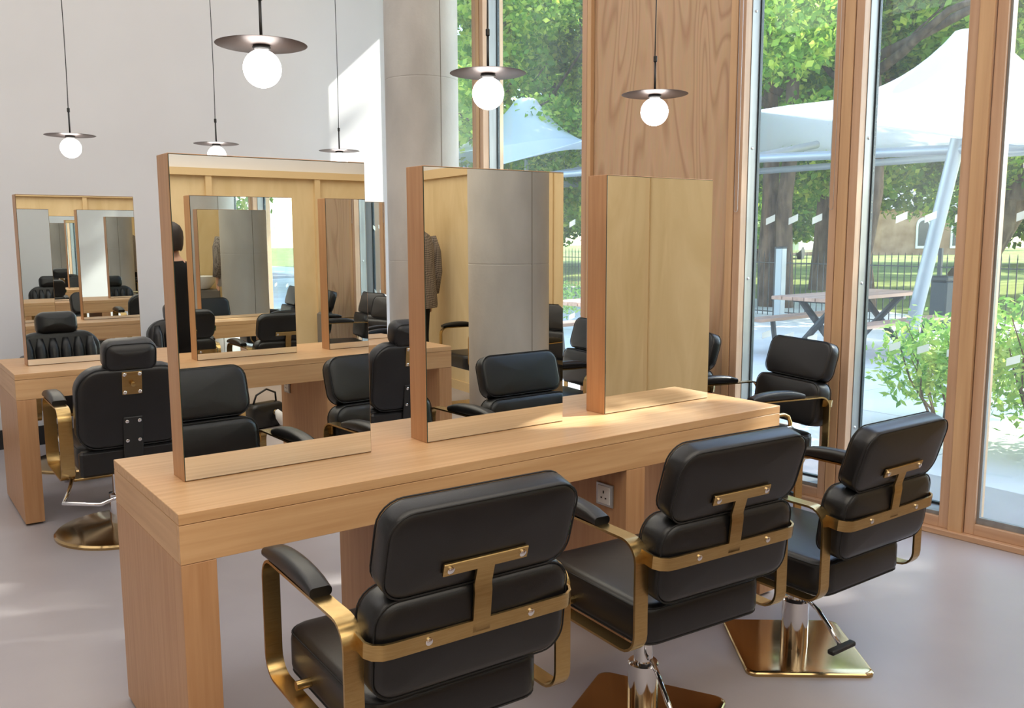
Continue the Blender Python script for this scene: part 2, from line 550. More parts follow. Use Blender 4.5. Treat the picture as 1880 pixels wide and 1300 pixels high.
# posts and trims
def post(n, a, b, d0, d1, mat, lab, z0=0.0, z1=WIN_TOP):
    o = facade('trim_%d' % n)
    tag(o, lab, kind='structure')
    w = 0.9
    box(d0, d1, a, b, z0, z1, 0.002).build('post', mat, o)
    return o
post(1, -0.86, -0.74, -0.02, 0.25, 'pine_z', 'pine post at the plywood end of the glazing')
post(2, -0.002, 0.066, -0.018, 0.25, 'pine_z', 'yellow pine post between the two rightmost panes')
post(3, 0.695, 0.752, -0.004, 0.25, 'pine_z', 'pine post behind the chair facing the room')
post(4, 1.42, 1.468, -0.004, 0.25, 'pine_z', 'pine trim on the right of the ash panel')
post(5, 2.60, 2.637, -0.004, 0.25, 'pine_z', 'pine trim on the left of the ash panel')
post(6, 3.815, 3.853, -0.004, 0.25, 'pine_z', 'pine post beside the concrete column')
th = facade('trim_7'); tag(th, 'low timber threshold strip along the foot of the windows', kind='structure')
box(-0.035, 0.02, -0.86, 1.42, 0.0, 0.03, 0.003).build('threshold_strip', 'larch_y', th)
box(-0.035, 0.02, 2.60, 5.09, 0.0, 0.03, 0.003).build('threshold_strip', 'larch_y', th)

def window(n, a, b, jr, jl, depth, lab, alu_left=True, decals=(), decal_z=(1.60, 0.915)):
    """opening between s=a (right) and s=b (left); jr/jl = jamb widths"""
    w = facade('window_%d' % n)
    tag(w, lab, kind='structure')
    z0, z1 = 0.03, WIN_TOP
    box(0.0, 0.06, a, a + jr, z0, z1, 0.002).build('jamb', 'larch_z', w)
    box(0.0, 0.06, b - jl, b, z0, z1, 0.002).build('jamb', 'larch_z', w)
    box(0.0, 0.06, a + jr, b - jl, z0, 0.085, 0.002).build('bottom_rail', 'larch_y', w)
    box(0.0, 0.06, a + jr, b - jl, z1 - 0.09, z1, 0.002).build('top_rail', 'larch_y', w)
    ga, gb = a + jr, b - jl
    box(0.02, depth + 0.03, ga, gb, 0.085, 0.105).build('aluminium_sill', 'aluminium', w)
    if depth > 0.08:
        al = box(0.06, depth + 0.02, gb - 0.004, gb + 0.03, 0.105, z1 - 0.09).build('aluminium_reveal', 'aluminium', w)
        box(0.06, depth + 0.02, ga - 0.03, ga + 0.004, 0.105, z1 - 0.09).build('aluminium_reveal', 'aluminium', w)
        for zz in (0.45, 1.25, 2.02, 2.8):
            MB().lathe([(0.001, 0.006), (0.006, 0.005), (0.009, 0.002), (0.010, 0.0)], n=12).xf(
                Matrix.Translation((depth * 0.62, gb - 0.004, zz)) @ Matrix.Rotation(R(90), 4, 'X')).build('bolt', 'steel', al, 40)
    g = 0.012
    fr = MB()
    fr.box(depth - 0.012, depth + 0.012, ga, ga + g, 0.105, z1 - 0.09)
    fr.box(depth - 0.012, depth + 0.012, gb - g, gb, 0.105, z1 - 0.09)
    fr.box(depth - 0.012, depth + 0.012, ga + g, gb - g, 0.105, 0.105 + g)
    fr.build('gasket', 'gasket' if depth > 0.08 else 'aluminium', w)
    pane = box(depth - 0.003, depth + 0.003, ga + g, gb - g, 0.105 + g, z1 - 0.09).build('pane', 'window_glass', w)
    for s in decals:
        for zz in decal_z:
            if not (ga + 0.03 < s < gb - 0.03):
                continue
            hw, hh, sk = 0.030, 0.019, 0.012
            vs = [(depth - 0.005, s + hw, zz - hh - sk), (depth - 0.005, s - hw, zz - hh + sk), (depth - 0.005, s - hw, zz + hh + sk), (depth - 0.005, s + hw, zz + hh - sk)]
            vs += [(depth - 0.0035, y, z) for _, y, z in vs]
            MB().add(vs, [(0, 1, 2, 3), (7, 6, 5, 4), (0, 4, 5, 1), (1, 5, 6, 2), (2, 6, 7, 3), (3, 7, 4, 0)]).build('safety_marker', 'decal', pane)
    return w
def run(a, step, n):
    return [a + step * i for i in range(n)]
window(1, -0.74, -0.007, 0.05, 0.048, 0.035, 'rightmost tall window pane with hazy lower glass', decals=run(-0.64, 0.157, 5))
window(2, 0.071, 0.690, 0.048, 0.045, 0.15, 'tall window showing the leaning canopy pole outside', decals=run(0.16, 0.152, 4))
window(3, 0.757, 1.415, 0.042, 0.048, 0.15, 'tall window behind the chair facing the room', decals=run(0.80, 0.152, 4))
window(4, 2.642, 3.810, 0.046, 0.042, 0.15, 'tall window between the ash panel and the column', decals=run(2.62, 0.30, 4))
window(5, 3.858, 4.69, 0.046, 0.05, 0.15, 'tall window behind the concrete column', decals=())
post(8, 4.695, 4.80, -0.004, 0.06, 'white_paint_post', 'white painted post beside the white wall')
window(6, 4.805, 5.09, 0.02, 0.02, 0.03, 'narrow window strip next to the white wall')
# blind cords
for nm, s, lab in (('a', 1.392, 'thin bead chain loop hanging beside the ash panel'), ('b', 0.781, 'thin bead chain loop hanging on the pine post by the chair')):
    pts = [(-0.012, s - 0.012, 3.5), (-0.012, s - 0.012, 1.68)] + [(-0.012, s - 0.012 * math.cos(R(a)), 1.66 - 0.014 * math.sin(R(a))) for a in (0, 45, 90, 135, 180)] + [(-0.012, s + 0.012, 1.68), (-0.012, s + 0.012, 3.5)]
    o = facade('blind_cord'); tag(o, lab, 'cord', 'bead chain loops on the window frames')
    MB().tube(pts, 0.0014, 5).build('bead_chain', 'steel', o)
    box(-0.02, 0.0, s - 0.02, s + 0.02, 3.49, 3.53, 0.003).build('chain_clip', 'socket_white', o)

# ------------------------------------------------------------------ concrete columns
def column(x, y, seam, lab):
    o = empty('concrete_column', (x, y, 0)); tag(o, lab, 'column', 'round concrete columns')
    r = 0.275
    prof = [(r, 0), (r, 1.32), (r - 0.002, 1.323), (r - 0.002, 1.327), (r, 1.33), (r, 2.66), (r - 0.002, 2.663), (r - 0.002, 2.667), (r, 2.67), (r, CEIL)]
    MB().lathe(prof, n=72).build('shaft', 'concrete', o, 30)
    a = R(seam)
    MB().tube([((r - 0.001) * math.cos(a), (r - 0.001) * math.sin(a), z) for z in (0.0, 2, CEIL)], 0.0035, 6).build('formwork_seam', 'concrete_seam', o)
column(3.35, 3.42, 270, 'round grey concrete column by the white wall and windows')
column(3.38, -2.36, 92, 'round concrete column reflected in the middle mirror')

# ------------------------------------------------------------------ tables and mirrors
XA, XB = 0.41, 2.842
def socket(parent, x, y, z, face=-1):
    s = empty('power_socket'); s.parent = parent
    s.location = (x, y, z)
    e = s
    MBx = box(-0.008, 0.0, -0.045, 0.045, -0.043, 0.043, 0.002).build('faceplate', 'socket_silver', e)
    box(-0.011, -0.006, -0.033, 0.033, -0.033, 0.033, 0.001).build('insert', 'socket_white', e)
    hl = MB()
    hl.box(-0.0122, -0.010, -0.003, 0.003, 0.006, 0.016)
    hl.box(-0.0122, -0.010, -0.015, -0.008, -0.014, -0.009)
    hl.box(-0.0122, -0.010, 0.008, 0.015, -0.014, -0.009)
    hl.build('pin_slots', 'black_plastic', e)
    s['label'] = 'silver framed white power socket'
    return s

def make_table():
    t = empty('salon_table')
    ya, yb = -0.30, 0.407
    box(XA, XB, ya, yb, ZT - 0.03, ZT, 0.0012).build('table_top', 'oak_x', t)
    zb = ZT - 0.136
    zt = ZT - 0.0315
    box(XA, XB, ya, ya + 0.02, zb, zt, 0.0008).build('apron', 'oak_x', t)
    box(XA, XB, yb - 0.02, yb, zb, zt, 0.0008).build('apron', 'oak_x', t)
    box(XA, XA + 0.02, ya + 0.0205, yb - 0.0205, zb, zt, 0.0008).build('apron_end', 'oak_y', t)
    box(XB - 0.02, XB, ya + 0.0205, yb - 0.0205, zb, zt, 0.0008).build('apron_end', 'oak_y', t)
    box(XA + 0.02, XB - 0.02, ya + 0.021, yb - 0.021, zb, zb + 0.012).build('underside_board', 'oak_x', t)
    for i, x in enumerate((XA, 1.18, 1.975, XB - 0.092)):
        ins = 0.0
        box(x, x + 0.092, ya + ins, yb - ins, 0.012, zb - 0.0015, 0.001).build('leg_panel', 'oak_z', t)
        box(x + 0.006, x + 0.086, ya + 0.03, yb - 0.03, 0.0, 0.012).build('foot_plinth', 'black_plastic', t)
    socket(t, 1.975, -0.19, ZT - 0.251)
    socket(t, 1.18, -0.19, ZT - 0.251)
    return t

def make_mirror():
    m = empty('table_mirror')
    w, d, h = 0.6, 0.107, 0.932
    box(-w / 2, w / 2, 0.0, d, 0.0, h, 0.001).build('frame', 'oak_z', m)
    for y0, y1 in ((-0.0035, -0.0005), (d + 0.0005, d + 0.0035)):
        g = box(-w / 2 + 0.003, w / 2 - 0.003, y0, y1, 0.004, h - 0.004).build('mirror_glass', 'mirror', m)
        yy = y1 - 0.0006 if y0 < 0 else y0 - 0.0004
        box(-w / 2 + 0.0015, w / 2 - 0.0015, yy, yy + 0.001, 0.002, h - 0.002).build('glass_backing', 'mirror_edge', g)
    return m

ROWS = {'near': 0.0, 'far': 2.90, 'behind': -2.657}
MX = (0.813, 1.623, 2.435)
t0 = make_table(); m0 = make_mirror()
first_t, first_m = True, True
ROWLAB = {'near': 'oak veneer salon table with panel legs, nearest the camera',
          'far': 'oak veneer salon table in front of the white wall',
          'behind': 'oak veneer salon table seen only reflected in the mirrors'}
MLAB = {
    'near': ['tall double-sided mirror at the left end of the near table', 'middle tall mirror on the near table, reflecting the concrete column', 'tall mirror at the right end of the near table, reflecting plain plywood'],
    'far': ['tall mirror at the left end of the far table by the white wall', 'middle mirror on the far table, hidden behind the nearest mirror', 'mirror at the right end of the far table, seen as a sliver by the column'],
    'behind': ['left mirror on the table seen only in reflection', 'wood framed mirror reflected inside the nearest mirror, beside the person in black', 'mirror reflected at the right edge of the nearest mirror']}
for row, y in ROWS.items():
    t = t0 if first_t else copy_tree(t0)
    first_t = False
    t.location = (0, y, 0)
    tag(t, ROWLAB[row], 'table', 'long oak salon tables')
    for i, x in enumerate(MX):
        if row == 'far' and i == 1:
            continue
        m = m0 if first_m else copy_tree(m0)
        first_m = False
        m.location = (x, y, ZT)
        tag(m, MLAB[row][i], 'mirror', 'tall mirrors standing on the salon tables')

# ------------------------------------------------------------------ pendant lamps
def make_lamp():
    o = empty('pendant_lamp')
    # origin = globe centre
    n = 40
    MB().lathe([(0.055 * math.sin(R(a)) + 1e-4, -0.055 * math.cos(R(a))) for a in range(0, 166, 11)], n=n).build('globe', 'globe', o, True)
    MB().lathe([(0.013, 0.052), (0.022, 0.054), (0.027, 0.060), (0.024, 0.066), (0.012, 0.068)], n=24).build('neck', 'lamp_black', o, True)
    MB().lathe([(0.006, 0.0665), (0.128, 0.0665), (0.1325, 0.068), (0.128, 0.0695), (0.006, 0.0695)], n=64).build('disc_shade', 'lamp_disc', o, 40)
    MB().lathe([(0.0045, 0.0690), (0.0045, 0.195)], n=12).build('rod', 'lamp_black', o, True)
    MB().lathe([(0.005, 0.193), (0.0075, 0.195), (0.0075, 0.215), (0.005, 0.217)], n=14).build('coupler', 'lamp_black', o, 30)
    top = CEIL - 2.0 + 0.003
    pts = []
    for i in range(24):
        q = i / 23
        pts.append((0.004 * math.sin(q * 9) * (1 - q), 0.003 * math.sin(q * 7 + 1) * (1 - q), 0.216 + (top - 0.23) * q))
    MB().tube(pts, 0.0024, 6).build('cord', 'lamp_black', o, True)
    MB().lathe([(0.05, top - 0.028), (0.05, top - 0.004)], n=24).build('ceiling_rose', 'lamp_black', o, 30)
    return o
lamp0 = make_lamp()
LL = ['pendant lamp over the nearest mirror, the largest white globe under a dark disc', 'pendant lamp with globe and disc in front of the window by the column', 'pendant lamp with globe and disc in front of the ash panel',
      'pendant lamp above the leftmost mirror against the white wall', 'pendant lamp half hidden behind the nearest mirror, left one', 'pendant lamp half hidden behind the nearest mirror, right one']
k = 0
for y in (0.05, 2.95):
    for x in MX:
        o = lamp0 if k == 0 else copy_tree(lamp0)
        o.location = (x, y, 2.003)
        tag(o, LL[k], 'lamp', 'pendant lamps with globe and disc')
        k += 1

# ------------------------------------------------------------------ chairs
def T(x, y, z):
    return Matrix.Translation((x, y, z))
def RXm(d):
    return Matrix.Rotation(R(d), 4, 'X')

def arm_loop(a, y0, y1, z0, z1, width, r=0.05, slope=0.0):
    pts = rrect(y1 - y0, z1 - z0, r, 5)
    return band([(a, p[0] + (y0 + y1) / 2, p[1] + (z0 + z1) / 2 + slope * (p[0])) for p in pts], width, 0.007)

def arm_pad(a, y0, y1, z, w=0.056, h=0.042):
    mb = MB()
    rings = []
    n = 9
    for i in range(n):
        q = i / (n - 1)
        y = y0 + (y1 - y0) * q
        k = math.sin(math.pi * min(max(q * 0.92 + 0.04, 0), 1)) ** 0.35
        hh = h * k
        ww = w * (0.82 + 0.18 * k)
        ring = []
        for p in rrect(ww, hh, min(hh, ww) * 0.42, 4):
            ring.append((a + p[0], y, z + hh / 2 + p[1] * 1.0))
        rings.append(ring)
    mb.loft(rings)
    return mb

def screw(M_):
    return MB().lathe([(0.0085, 0.0), (0.0085, 0.003), (0.006, 0.0045), (0.0005, 0.005)], n=12).xf(M_)

def make_styling_chair():
    """faces +y, origin on the floor under the seat"""
    c = empty('styling_chair')
    # base plate, column, lever
    mb = MB()
    rings = []
    for z, ins in ((0.0, 0.0), (0.010, 0.0), (0.014, 0.004), (0.0155, 0.012)):
        rings.append([(p[0], p[1], z) for p in rrect(0.44 - 2 * ins, 0.44 - 2 * ins, 0.035, 5)])
    base = mb.loft(rings).build('base_plate', 'brass_base', c, 30)
    MB().lathe([(0.048, 0.0155), (0.048, 0.19), (0.044, 0.195), (0.030, 0.197), (0.030, 0.378)], n=32).build('gas_column', 'chrome', c, 35)
    lv = MB().tube([(0.0, -0.04, 0.21), (-0.05, -0.13, 0.205), (-0.08, -0.2, 0.17), (-0.085, -0.24, 0.13)], 0.008, 8).build('pump_lever', 'chrome', c, True)
    box(-0.15, -0.02, -0.262, -0.236, 0.115, 0.133, 0.004).build('pedal', 'black_plastic', lv)
    box(-0.16, 0.16, -0.15, 0.15, 0.343, 0.362, 0.004).build('mount_plate', 'dark_steel', c)
    # seat
    seat = cushion(0.47, 0.50, 0.125, 0.06, 0.028, 0.010).xf(T(0, -0.02, 0.4235) @ RXm(90)).build('seat', 'leather', c, True)
    piping(0.47, 0.50, 0.125, 0.06, 0.0022, 0.05, 0.004).xf(T(0, -0.02, 0.4235) @ RXm(-90)).build('piping', 'thread', seat)
    piping(0.47, 0.50, 0.125, 0.06, 0.0022, 0.05, 0.004).xf(T(0, -0.02, 0.4235) @ RXm(90)).build('piping', 'thread', seat)
    # lower back pad
    ML = T(0, -0.293, 0.629) @ RXm(7)
    lb = cushion(0.50, 0.235, 0.105, 0.06, 0.028, 0.008).xf(ML.copy()).build('lower_back', 'leather', c, True)
    MLp = T(0, -0.293, 0.629) @ RXm(7)
    for yy in (-0.043, 0.043):
        piping(0.50, 0.235, 0.105, 0.06, 0.0022, yy, 0.004).xf(MLp.copy()).build('piping', 'thread', lb)
    # upper back pad
    MU = T(0, -0.352, 0.8456) @ RXm(16.8)
    ub = cushion(0.475, 0.214, 0.068, 0.06, 0.018, 0.008).xf(MU.copy()).build('headrest_pad', 'leather', c, True)
    for yy in (-0.030, 0.030):
        piping(0.475, 0.214, 0.068, 0.06, 0.0022, yy, 0.003).xf(MU.copy()).build('piping', 'thread', ub)
    tg = box(0.232, 0.250, -0.012, -0.008, -0.055, -0.015).xf(MU.copy()).build('fabric_tag', 'black_plastic', ub)
    gd = MB()
    for q in range(3):
        gd.box(0.241, 0.247, -0.0128, -0.0115, -0.051 + 0.012 * q, -0.045 + 0.012 * q)
    gd.xf(MU.copy()).build('tag_print', 'tag_green', tg)
    # brass bracket behind: T bar, stem, cross band
    Tb = MB()
    Tb.box(-0.106, 0.106, -0.050, -0.042, -0.056, -0.026, 0.0015)
    Tb.xf(MU.copy()).build('bracket_bar', 'brass', c)
    p0 = MU @ Vector((0, -0.0465, -0.045)); p1 = MU @ Vector((0, -0.0465, -0.098)); p2 = ML @ Vector((0, -0.0648, 0.10)); p3 = ML @ Vector((0, -0.0648, 0.006))
    band([p3, p2, p1, p0], 0.044, 0.006, closed=False).build('bracket_stem', 'brass', c, 30)
    cb = []
    wx, yb_ = 0.262, -0.0648
    for p in ((-wx, 0.02), (-wx, -0.035), (-wx + 0.01, -0.052), (-wx + 0.028, -0.0625), (-wx + 0.05, yb_), (wx - 0.05, yb_), (wx - 0.028, -0.0625), (wx - 0.01, -0.052), (wx, -0.035), (wx, 0.02)):
        cb.append(Vector((p[0], p[1], 0.0)))
    rings = []
    for i, p in enumerate(cb):
        a = cb[min(i + 1, len(cb) - 1)] - cb[max(i - 1, 0)]
        nrm = Vector((-a.y, a.x, 0)).normalized()
        rings.append([ML @ (p + nrm * s * 0.003 + Vector((0, 0, zz))) for s, zz in ((-1, -0.001), (1, -0.001), (1, 0.035), (-1, 0.035))])
    MB().loft(rings).build('cross_band', 'brass', c, 30)
    for sx in (-0.0904, 0.0904):
        screw(MU @ T(sx, -0.050, -0.041) @ RXm(90)).build('screw', 'chrome', c, 40)
    for sx in (-0.1304, 0.1304):
        screw(ML @ T(sx, -0.0678, 0.017) @ RXm(90)).build('screw', 'chrome', c, 40)
    # arms
    for sx in (-1, 1):
        a = sx * 0.272
        lp = arm_loop(a, -0.295, 0.205, 0.375, 0.685, 0.044, 0.055).build('arm_frame', 'brass', c, 40)
        arm_pad(a, -0.13, 0.19, 0.688, 0.058, 0.048).build('arm_pad', 'leather', c, 50)
        MB().cyl((sx * 0.235, 0.05, 0.40), (a, 0.05, 0.40), 0.012, 12).build('arm_spacer', 'brass', c, 40)
    return c

def place(proto, first, loc, rz, label, group, cat='chair', base_turn=None, lift=0.0):
    o = proto if first else copy_tree(proto)
    o.location = loc
    o.rotation_euler = (0, 0, R(rz))
    tag(o, label, cat, group)
    for ch in o.children:
        part = ch.name.split('.')[0]
        if part == 'base_plate':
            ch.rotation_euler = (0, 0, R((base_turn or rz) - rz))
        elif part not in ('gas_column', 'pump_lever', 'base_disc'):
            ch.location.z = lift
    return o
sc0 = make_styling_chair()
SG = 'black and brass styling chairs'
place(sc0, True, (0.845, -0.69, 0), -2.1, 'nearest black styling chair, its brass-framed back to the camera', SG, base_turn=20, lift=0.035)
place(sc0, False, (1.685, -0.69, 0), -3.6, 'middle black styling chair at the near table, brass T bracket on its back', SG, base_turn=28, lift=0.031)
place(sc0, False, (2.475, -0.675, 0), 0, 'black styling chair at the right end of the near table, back to the camera', SG, base_turn=-38, lift=-0.031)
place(sc0, False, (3.56, 0.45, 0), 77, 'black styling chair by the window facing into the room', SG, base_turn=70)
place(sc0, False, (3.42, 1.12, 0), 78, 'black styling chair mostly hidden behind the rightmost mirror', SG, base_turn=78)
place(sc0, False, (3.40, 1.93, 0), 82, 'black styling chair seen between the middle and right mirrors', SG, base_turn=84)
place(sc0, False, (4.20, -4.0, 0), 95, 'black styling chair reflected beside the grey jacket in the middle mirror', SG, base_turn=95)
place(sc0, False, (4.02, -3.05, 0), 80, 'black styling chair reflected at the right edge of the middle mirror', SG, base_turn=80)
place(sc0, False, (2.28, -4.80, 0), 6, 'black styling chair behind the handbag, reflected beneath the mirrored table', SG, base_turn=0)

def make_barber_chair():
    """faces +y"""
    c = empty('barber_chair')
    MB().lathe([(0.335, 0.0), (0.335, 0.012), (0.325, 0.02), (0.25, 0.03), (0.12, 0.042), (0.075, 0.05)], n=64).build('base_disc', 'brass_base', c, 30)
    MB().lathe([(0.07, 0.05), (0.07, 0.2), (0.05, 0.205), (0.05, 0.36)], n=32).build('gas_column', 'chrome', c, 35)
    box(-0.2, 0.2, -0.2, 0.2, 0.355, 0.38, 0.005).build('mount_plate', 'brass', c)
    seat = cushion(0.48, 0.52, 0.14, 0.07, 0.035, 0.012).xf(T(0, 0.0, 0.45) @ RXm(90)).build('seat', 'leather', c, True)
    piping(0.48, 0.52, 0.14, 0.07, 0.0025, 0.05, 0.004).xf(T(0, 0, 0.45) @ RXm(90)).build('piping', 'thread', seat)
    # back: shouldered, with vertical channels on the front
    MB_ = T(0, -0.285, 0.705) @ RXm(8)
    def shoulders(a, b):
        k = max(0.0, (b - 0.06) / 0.14)
        return (a * (1 - 0.10 * k * k), b)
    bk = cushion(0.50, 0.40, 0.10, 0.10, 0.025, 0.006, shape=shoulders).xf(MB_.copy()).build('backrest', 'leather', c, True)
    piping(0.50, 0.40, 0.10, 0.10, 0.0025, -0.045, 0.003, shape=shoulders).xf(MB_.copy()).build('piping', 'thread', bk)
    for i in range(6):
        x = -0.185 + 0.074 * i
        MB().tube([(x, 0.048, -0.17), (x, 0.054, -0.08), (x, 0.054, 0.08), (x, 0.05, 0.155)], [0.02, 0.036, 0.036, 0.02], 12).xf(MB_ @ T(0, -0.008, 0)).build('channel', 'leather', bk, True)
    hl = MB_ @ T(0, 0.0, 0.252) @ RXm(4)
    hr = cushion(0.245, 0.15, 0.13, 0.05, 0.04, 0.008).xf(hl.copy()).build('headrest', 'leather', c, True)
    piping(0.245, 0.15, 0.13, 0.05, 0.002, -0.05, 0.008).xf(hl.copy()).build('piping', 'thread', hr)
    pl = box(-0.045, 0.045, -0.0600, -0.0540, 0.068, 0.180, 0.001).xf(MB_.copy()).build('headrest_plate', 'brass', c)
    for sx in (-0.034, 0.034):
        for sz in (0.080, 0.168):
            screw(MB_ @ T(sx, -0.0600, sz) @ RXm(90)).build('screw', 'chrome', pl, 40)
    MB().lathe([(0.006, 0), (0.006, 0.012), (0.011, 0.014), (0.011, 0.024), (0.004, 0.026)], n=16).xf(MB_ @ T(0, -0.0600, 0.124) @ RXm(90)).build('knob', 'brass', pl, 35)
    hp = box(-0.046, 0.046, -0.0615, -0.0540, -0.30, -0.045, 0.004).xf(MB_.copy()).build('hinge_plate', 'black_plastic', c)
    for sx in (-0.028, 0.028):
        for sz in (-0.066, -0.164):
            screw(MB_ @ T(sx, -0.0615, sz) @ RXm(90)).build('screw', 'chrome', hp, 40)
    box(-0.24, 0.24, -0.30, -0.24, 0.37, 0.495, 0.012).build('rear_valance', 'leather', c)
    for sx in (-1, 1):
        a = sx * 0.284
        arm_loop(a, -0.235, 0.24, 0.35, 0.70, 0.06, 0.06, slope=0.0).build('arm_frame', 'brass', c, 40)
        arm_pad(a, -0.11, 0.22, 0.703, 0.072, 0.05).build('arm_pad', 'leather', c, 50)
        MB().cyl((sx * 0.25, 0.0, 0.42), (a, 0.0, 0.42), 0.014, 12).build('arm_spacer', 'brass', c, 40)
    fr = MB()
    fr.tube([(-0.2, 0.22, 0.36), (-0.19, 0.42, 0.24), (-0.19, 0.56, 0.16), (0.19, 0.56, 0.16), (0.19, 0.42, 0.24), (0.2, 0.22, 0.36)], 0.011, 8)
    fr.build('footrest_bar', 'chrome', c, True)
    box(-0.17, 0.17, 0.40, 0.55, 0.185, 0.20, 0.003).build('footplate', 'brass', c)
    MB().tube([(-0.24, -0.12, 0.37), (-0.30, -0.30, 0.315), (-0.34, -0.42, 0.30), (-0.20, -0.50, 0.29), (-0.02, -0.40, 0.31), (0.0, -0.2, 0.36)], 0.009, 8).build('recline_bar', 'chrome', c, True)
    return c
bc0 = make_barber_chair()
BG = 'black and brass barber chairs'
place(bc0, True, (0.825, 2.255, 0), -1, 'black barber chair on the left, its back to the camera with brass headrest plate', BG)
place(bc0, False, (2.37, 2.25, 0), -2, 'black barber chair showing between the nearest and middle mirrors', BG)
place(bc0, False, (0.93, 3.92, 0), 180, 'black barber chair behind the leftmost mirror, its feet under the far table', BG)
place(bc0, False, (1.72, 3.95, 0), 178, 'black barber chair beyond the far table, its edge left of the nearest mirror', BG)

# ------------------------------------------------------------------ people and small things seen in the mirrors
def skin_body(name, verts, edges, radii, parent, mats, pick, root=0):
    me = bpy.data.meshes.new(name)
    me.from_pydata(verts, edges, [])
    o = bpy.data.objects.new(name, me)
    COL.objects.link(o)
    sk = o.modifiers.new('skin', 'SKIN'); sk.use_smooth_shade = True
    for i, r in enumerate(radii):
        me.skin_vertices[0].data[i].radius = r if isinstance(r, tuple) else (r, r)
    me.skin_vertices[0].data[root].use_root = True
    sb = o.modifiers.new('sub', 'SUBSURF'); sb.levels = 2; sb.render_levels = 2
    dg = bpy.context.evaluated_depsgraph_get()
    nm = bpy.data.meshes.new_from_object(o.evaluated_get(dg))
    o.modifiers.clear()
    o.data = nm
    nm.name = name
    nm.materials.clear()
    for m in mats:
        nm.materials.append(MATS[m])
    for p in nm.polygons:
        p.material_index = pick(p.center)
        p.use_smooth = True
    o.parent = parent
    return o

def person(loc, rz, h, label, mats, hair=True, long_jacket=False, stride=0.04):
    """standing figure facing +y; mats = (skin, top, legs, shoes)"""
    p = empty('person', loc, R(rz))
    tag(p, label, 'person')
    k = h / 1.75
    V = [(0, 0, .96), (0, -.01, 1.12), (0, -.01, 1.30), (0, -.01, 1.42), (0, 0, 1.50), (0, .01, 1.57), (0, .02, 1.66), (0, .015, 1.735)]
    rad = [(.15, .11), (.14, .10), (.165, .105), (.12, .085), (.06, .06), (.062, .066), (.078, .094), (.045, .055)]
    E = [(i, i + 1) for i in range(7)]
    def chain(start, pts, rr):
        prev = start
        for q, r in zip(pts, rr):
            V.append(q); rad.append(r); E.append((prev, len(V) - 1)); prev = len(V) - 1
        return prev
    for s in (-1, 1):
        st = stride * s
        chain(0, [(s * .095, 0, .86), (s * .10, st * .3 + .01, .50), (s * .10, st - .01, .11), (s * .10, st, .055), (s * .105, st + .13, .035)],
              [(.095, .10), (.062, .068), (.045, .05), (.042, .05), (.035, .03)])
        e = chain(3, [(s * .175, -.01, 1.40), (s * .225, -.03, 1.13), (s * .235, .02, .90), (s * .235, .04, .83)],
                  [(.062, .062), (.046, .046), (.033, .033), (.032, .022)])
        for j, (dx, ln) in enumerate(((.0, .085), (.012, .095), (-.012, .08), (.022, .07))):
            chain(e, [(s * .235 + 0.0, .04 + (j - 1.5) * .018, .80), (s * (.232), .045 + (j - 1.5) * .018, .80 - ln)], [.010, .008])
        chain(e, [(s * .22, .085, .80), (s * .21, .10, .76)], [.011, .008])
    V = [tuple(c * k for c in v) for v in V]
    rad = [tuple(c * k for c in r) if isinstance(r, tuple) else r * k for r in rad]
    def pick(c):
        z = c.z / k; ax = abs(c.x) / k
        if z > 1.475: return 0
        if ax > .19 and z < .89: return 0
        if z > .93 or ax > .19: return 1
        if z > .10: return 2
        return 3
    skin_body('body', V, E, rad, p, mats, pick)
    # face
    f = MB()
    f.lathe([(0.001, 0), (0.011, 0.004), (0.013, 0.012), (0.006, 0.03), (0.001, 0.034)], n=8)
    f.xf(Matrix.Scale(k, 4) @ T(0, .112, 1.60)).build('nose', mats[0], p, True)
    for s in (-1, 1):
        MB().lathe([(0.001, -.008), (.008, -.004), (.008, .004), (.001, .008)], n=8).xf(Matrix.Scale(k, 4) @ T(s * .032, .104, 1.645)).build('eye', 'black_plastic', p, True)
        MB().lathe([(0.001, -.026), (.009, -.018), (.012, .01), (.004, .028)], n=8).xf(Matrix.Scale(k, 4) @ T(s * .082, .01, 1.63)).build('ear', mats[0], p, True)
    box(-.022, .022, .098, .106, -.004, .004, .002).xf(Matrix.Scale(k, 4) @ T(0, 0, 1.572)).build('mouth', 'tag_red', p)
    # hair cap
    rings = []
    for a, sx, sy, yo in ((-75, .060, .045, -.062), (-55, .075, .066, -.05), (-28, .087, .09, -.032), (0, .094, .104, -.018), (25, .094, .108, -.008), (50, .080, .095, 0.0), (72, .05, .065, .005), (88, .012, .016, .005)):
        z = 1.655 + .105 * math.sin(R(a))
        rings.append([(sx * math.cos(q), sy * math.sin(q) + yo + .012, z + 0.006 * math.sin(q * 5)) for q in (2 * math.pi * i / 20 for i in range(20))])
    MB().loft(rings).xf(Matrix.Scale(k, 4)).build('hair', 'hair_dark', p, True)
    if long_jacket:
        rings = []
        for z, wx, wy in ((.77, .245, .165), (.80, .25, .17), (1.0, .235, .155), (1.2, .225, .145), (1.34, .225, .14), (1.42, .20, .115), (1.47, .13, .085), (1.495, .085, .07)):
            rings.append([(wx * math.copysign(abs(math.cos(q)) ** .8, math.cos(q)), wy * math.copysign(abs(math.sin(q)) ** .9, math.sin(q)), z) for q in (2 * math.pi * i / 28 for i in range(28))])
        jk = MB().loft(rings, caps=False)
        jk.xf(Matrix.Scale(k, 4)).build('jacket', 'jacket_grey', p, True)
        for s in (-1, 1):
            MB().tube([(s * .20, -.01, 1.41), (s * .245, -.02, 1.28), (s * .262, -.03, 1.10), (s * .262, .01, .90)], [.07, .072, .062, .055], 14).xf(Matrix.Scale(k, 4)).build('sleeve', 'jacket_grey', p, True)
    return p
plain('tag_red', srgb(160, 92, 84), 0.5)
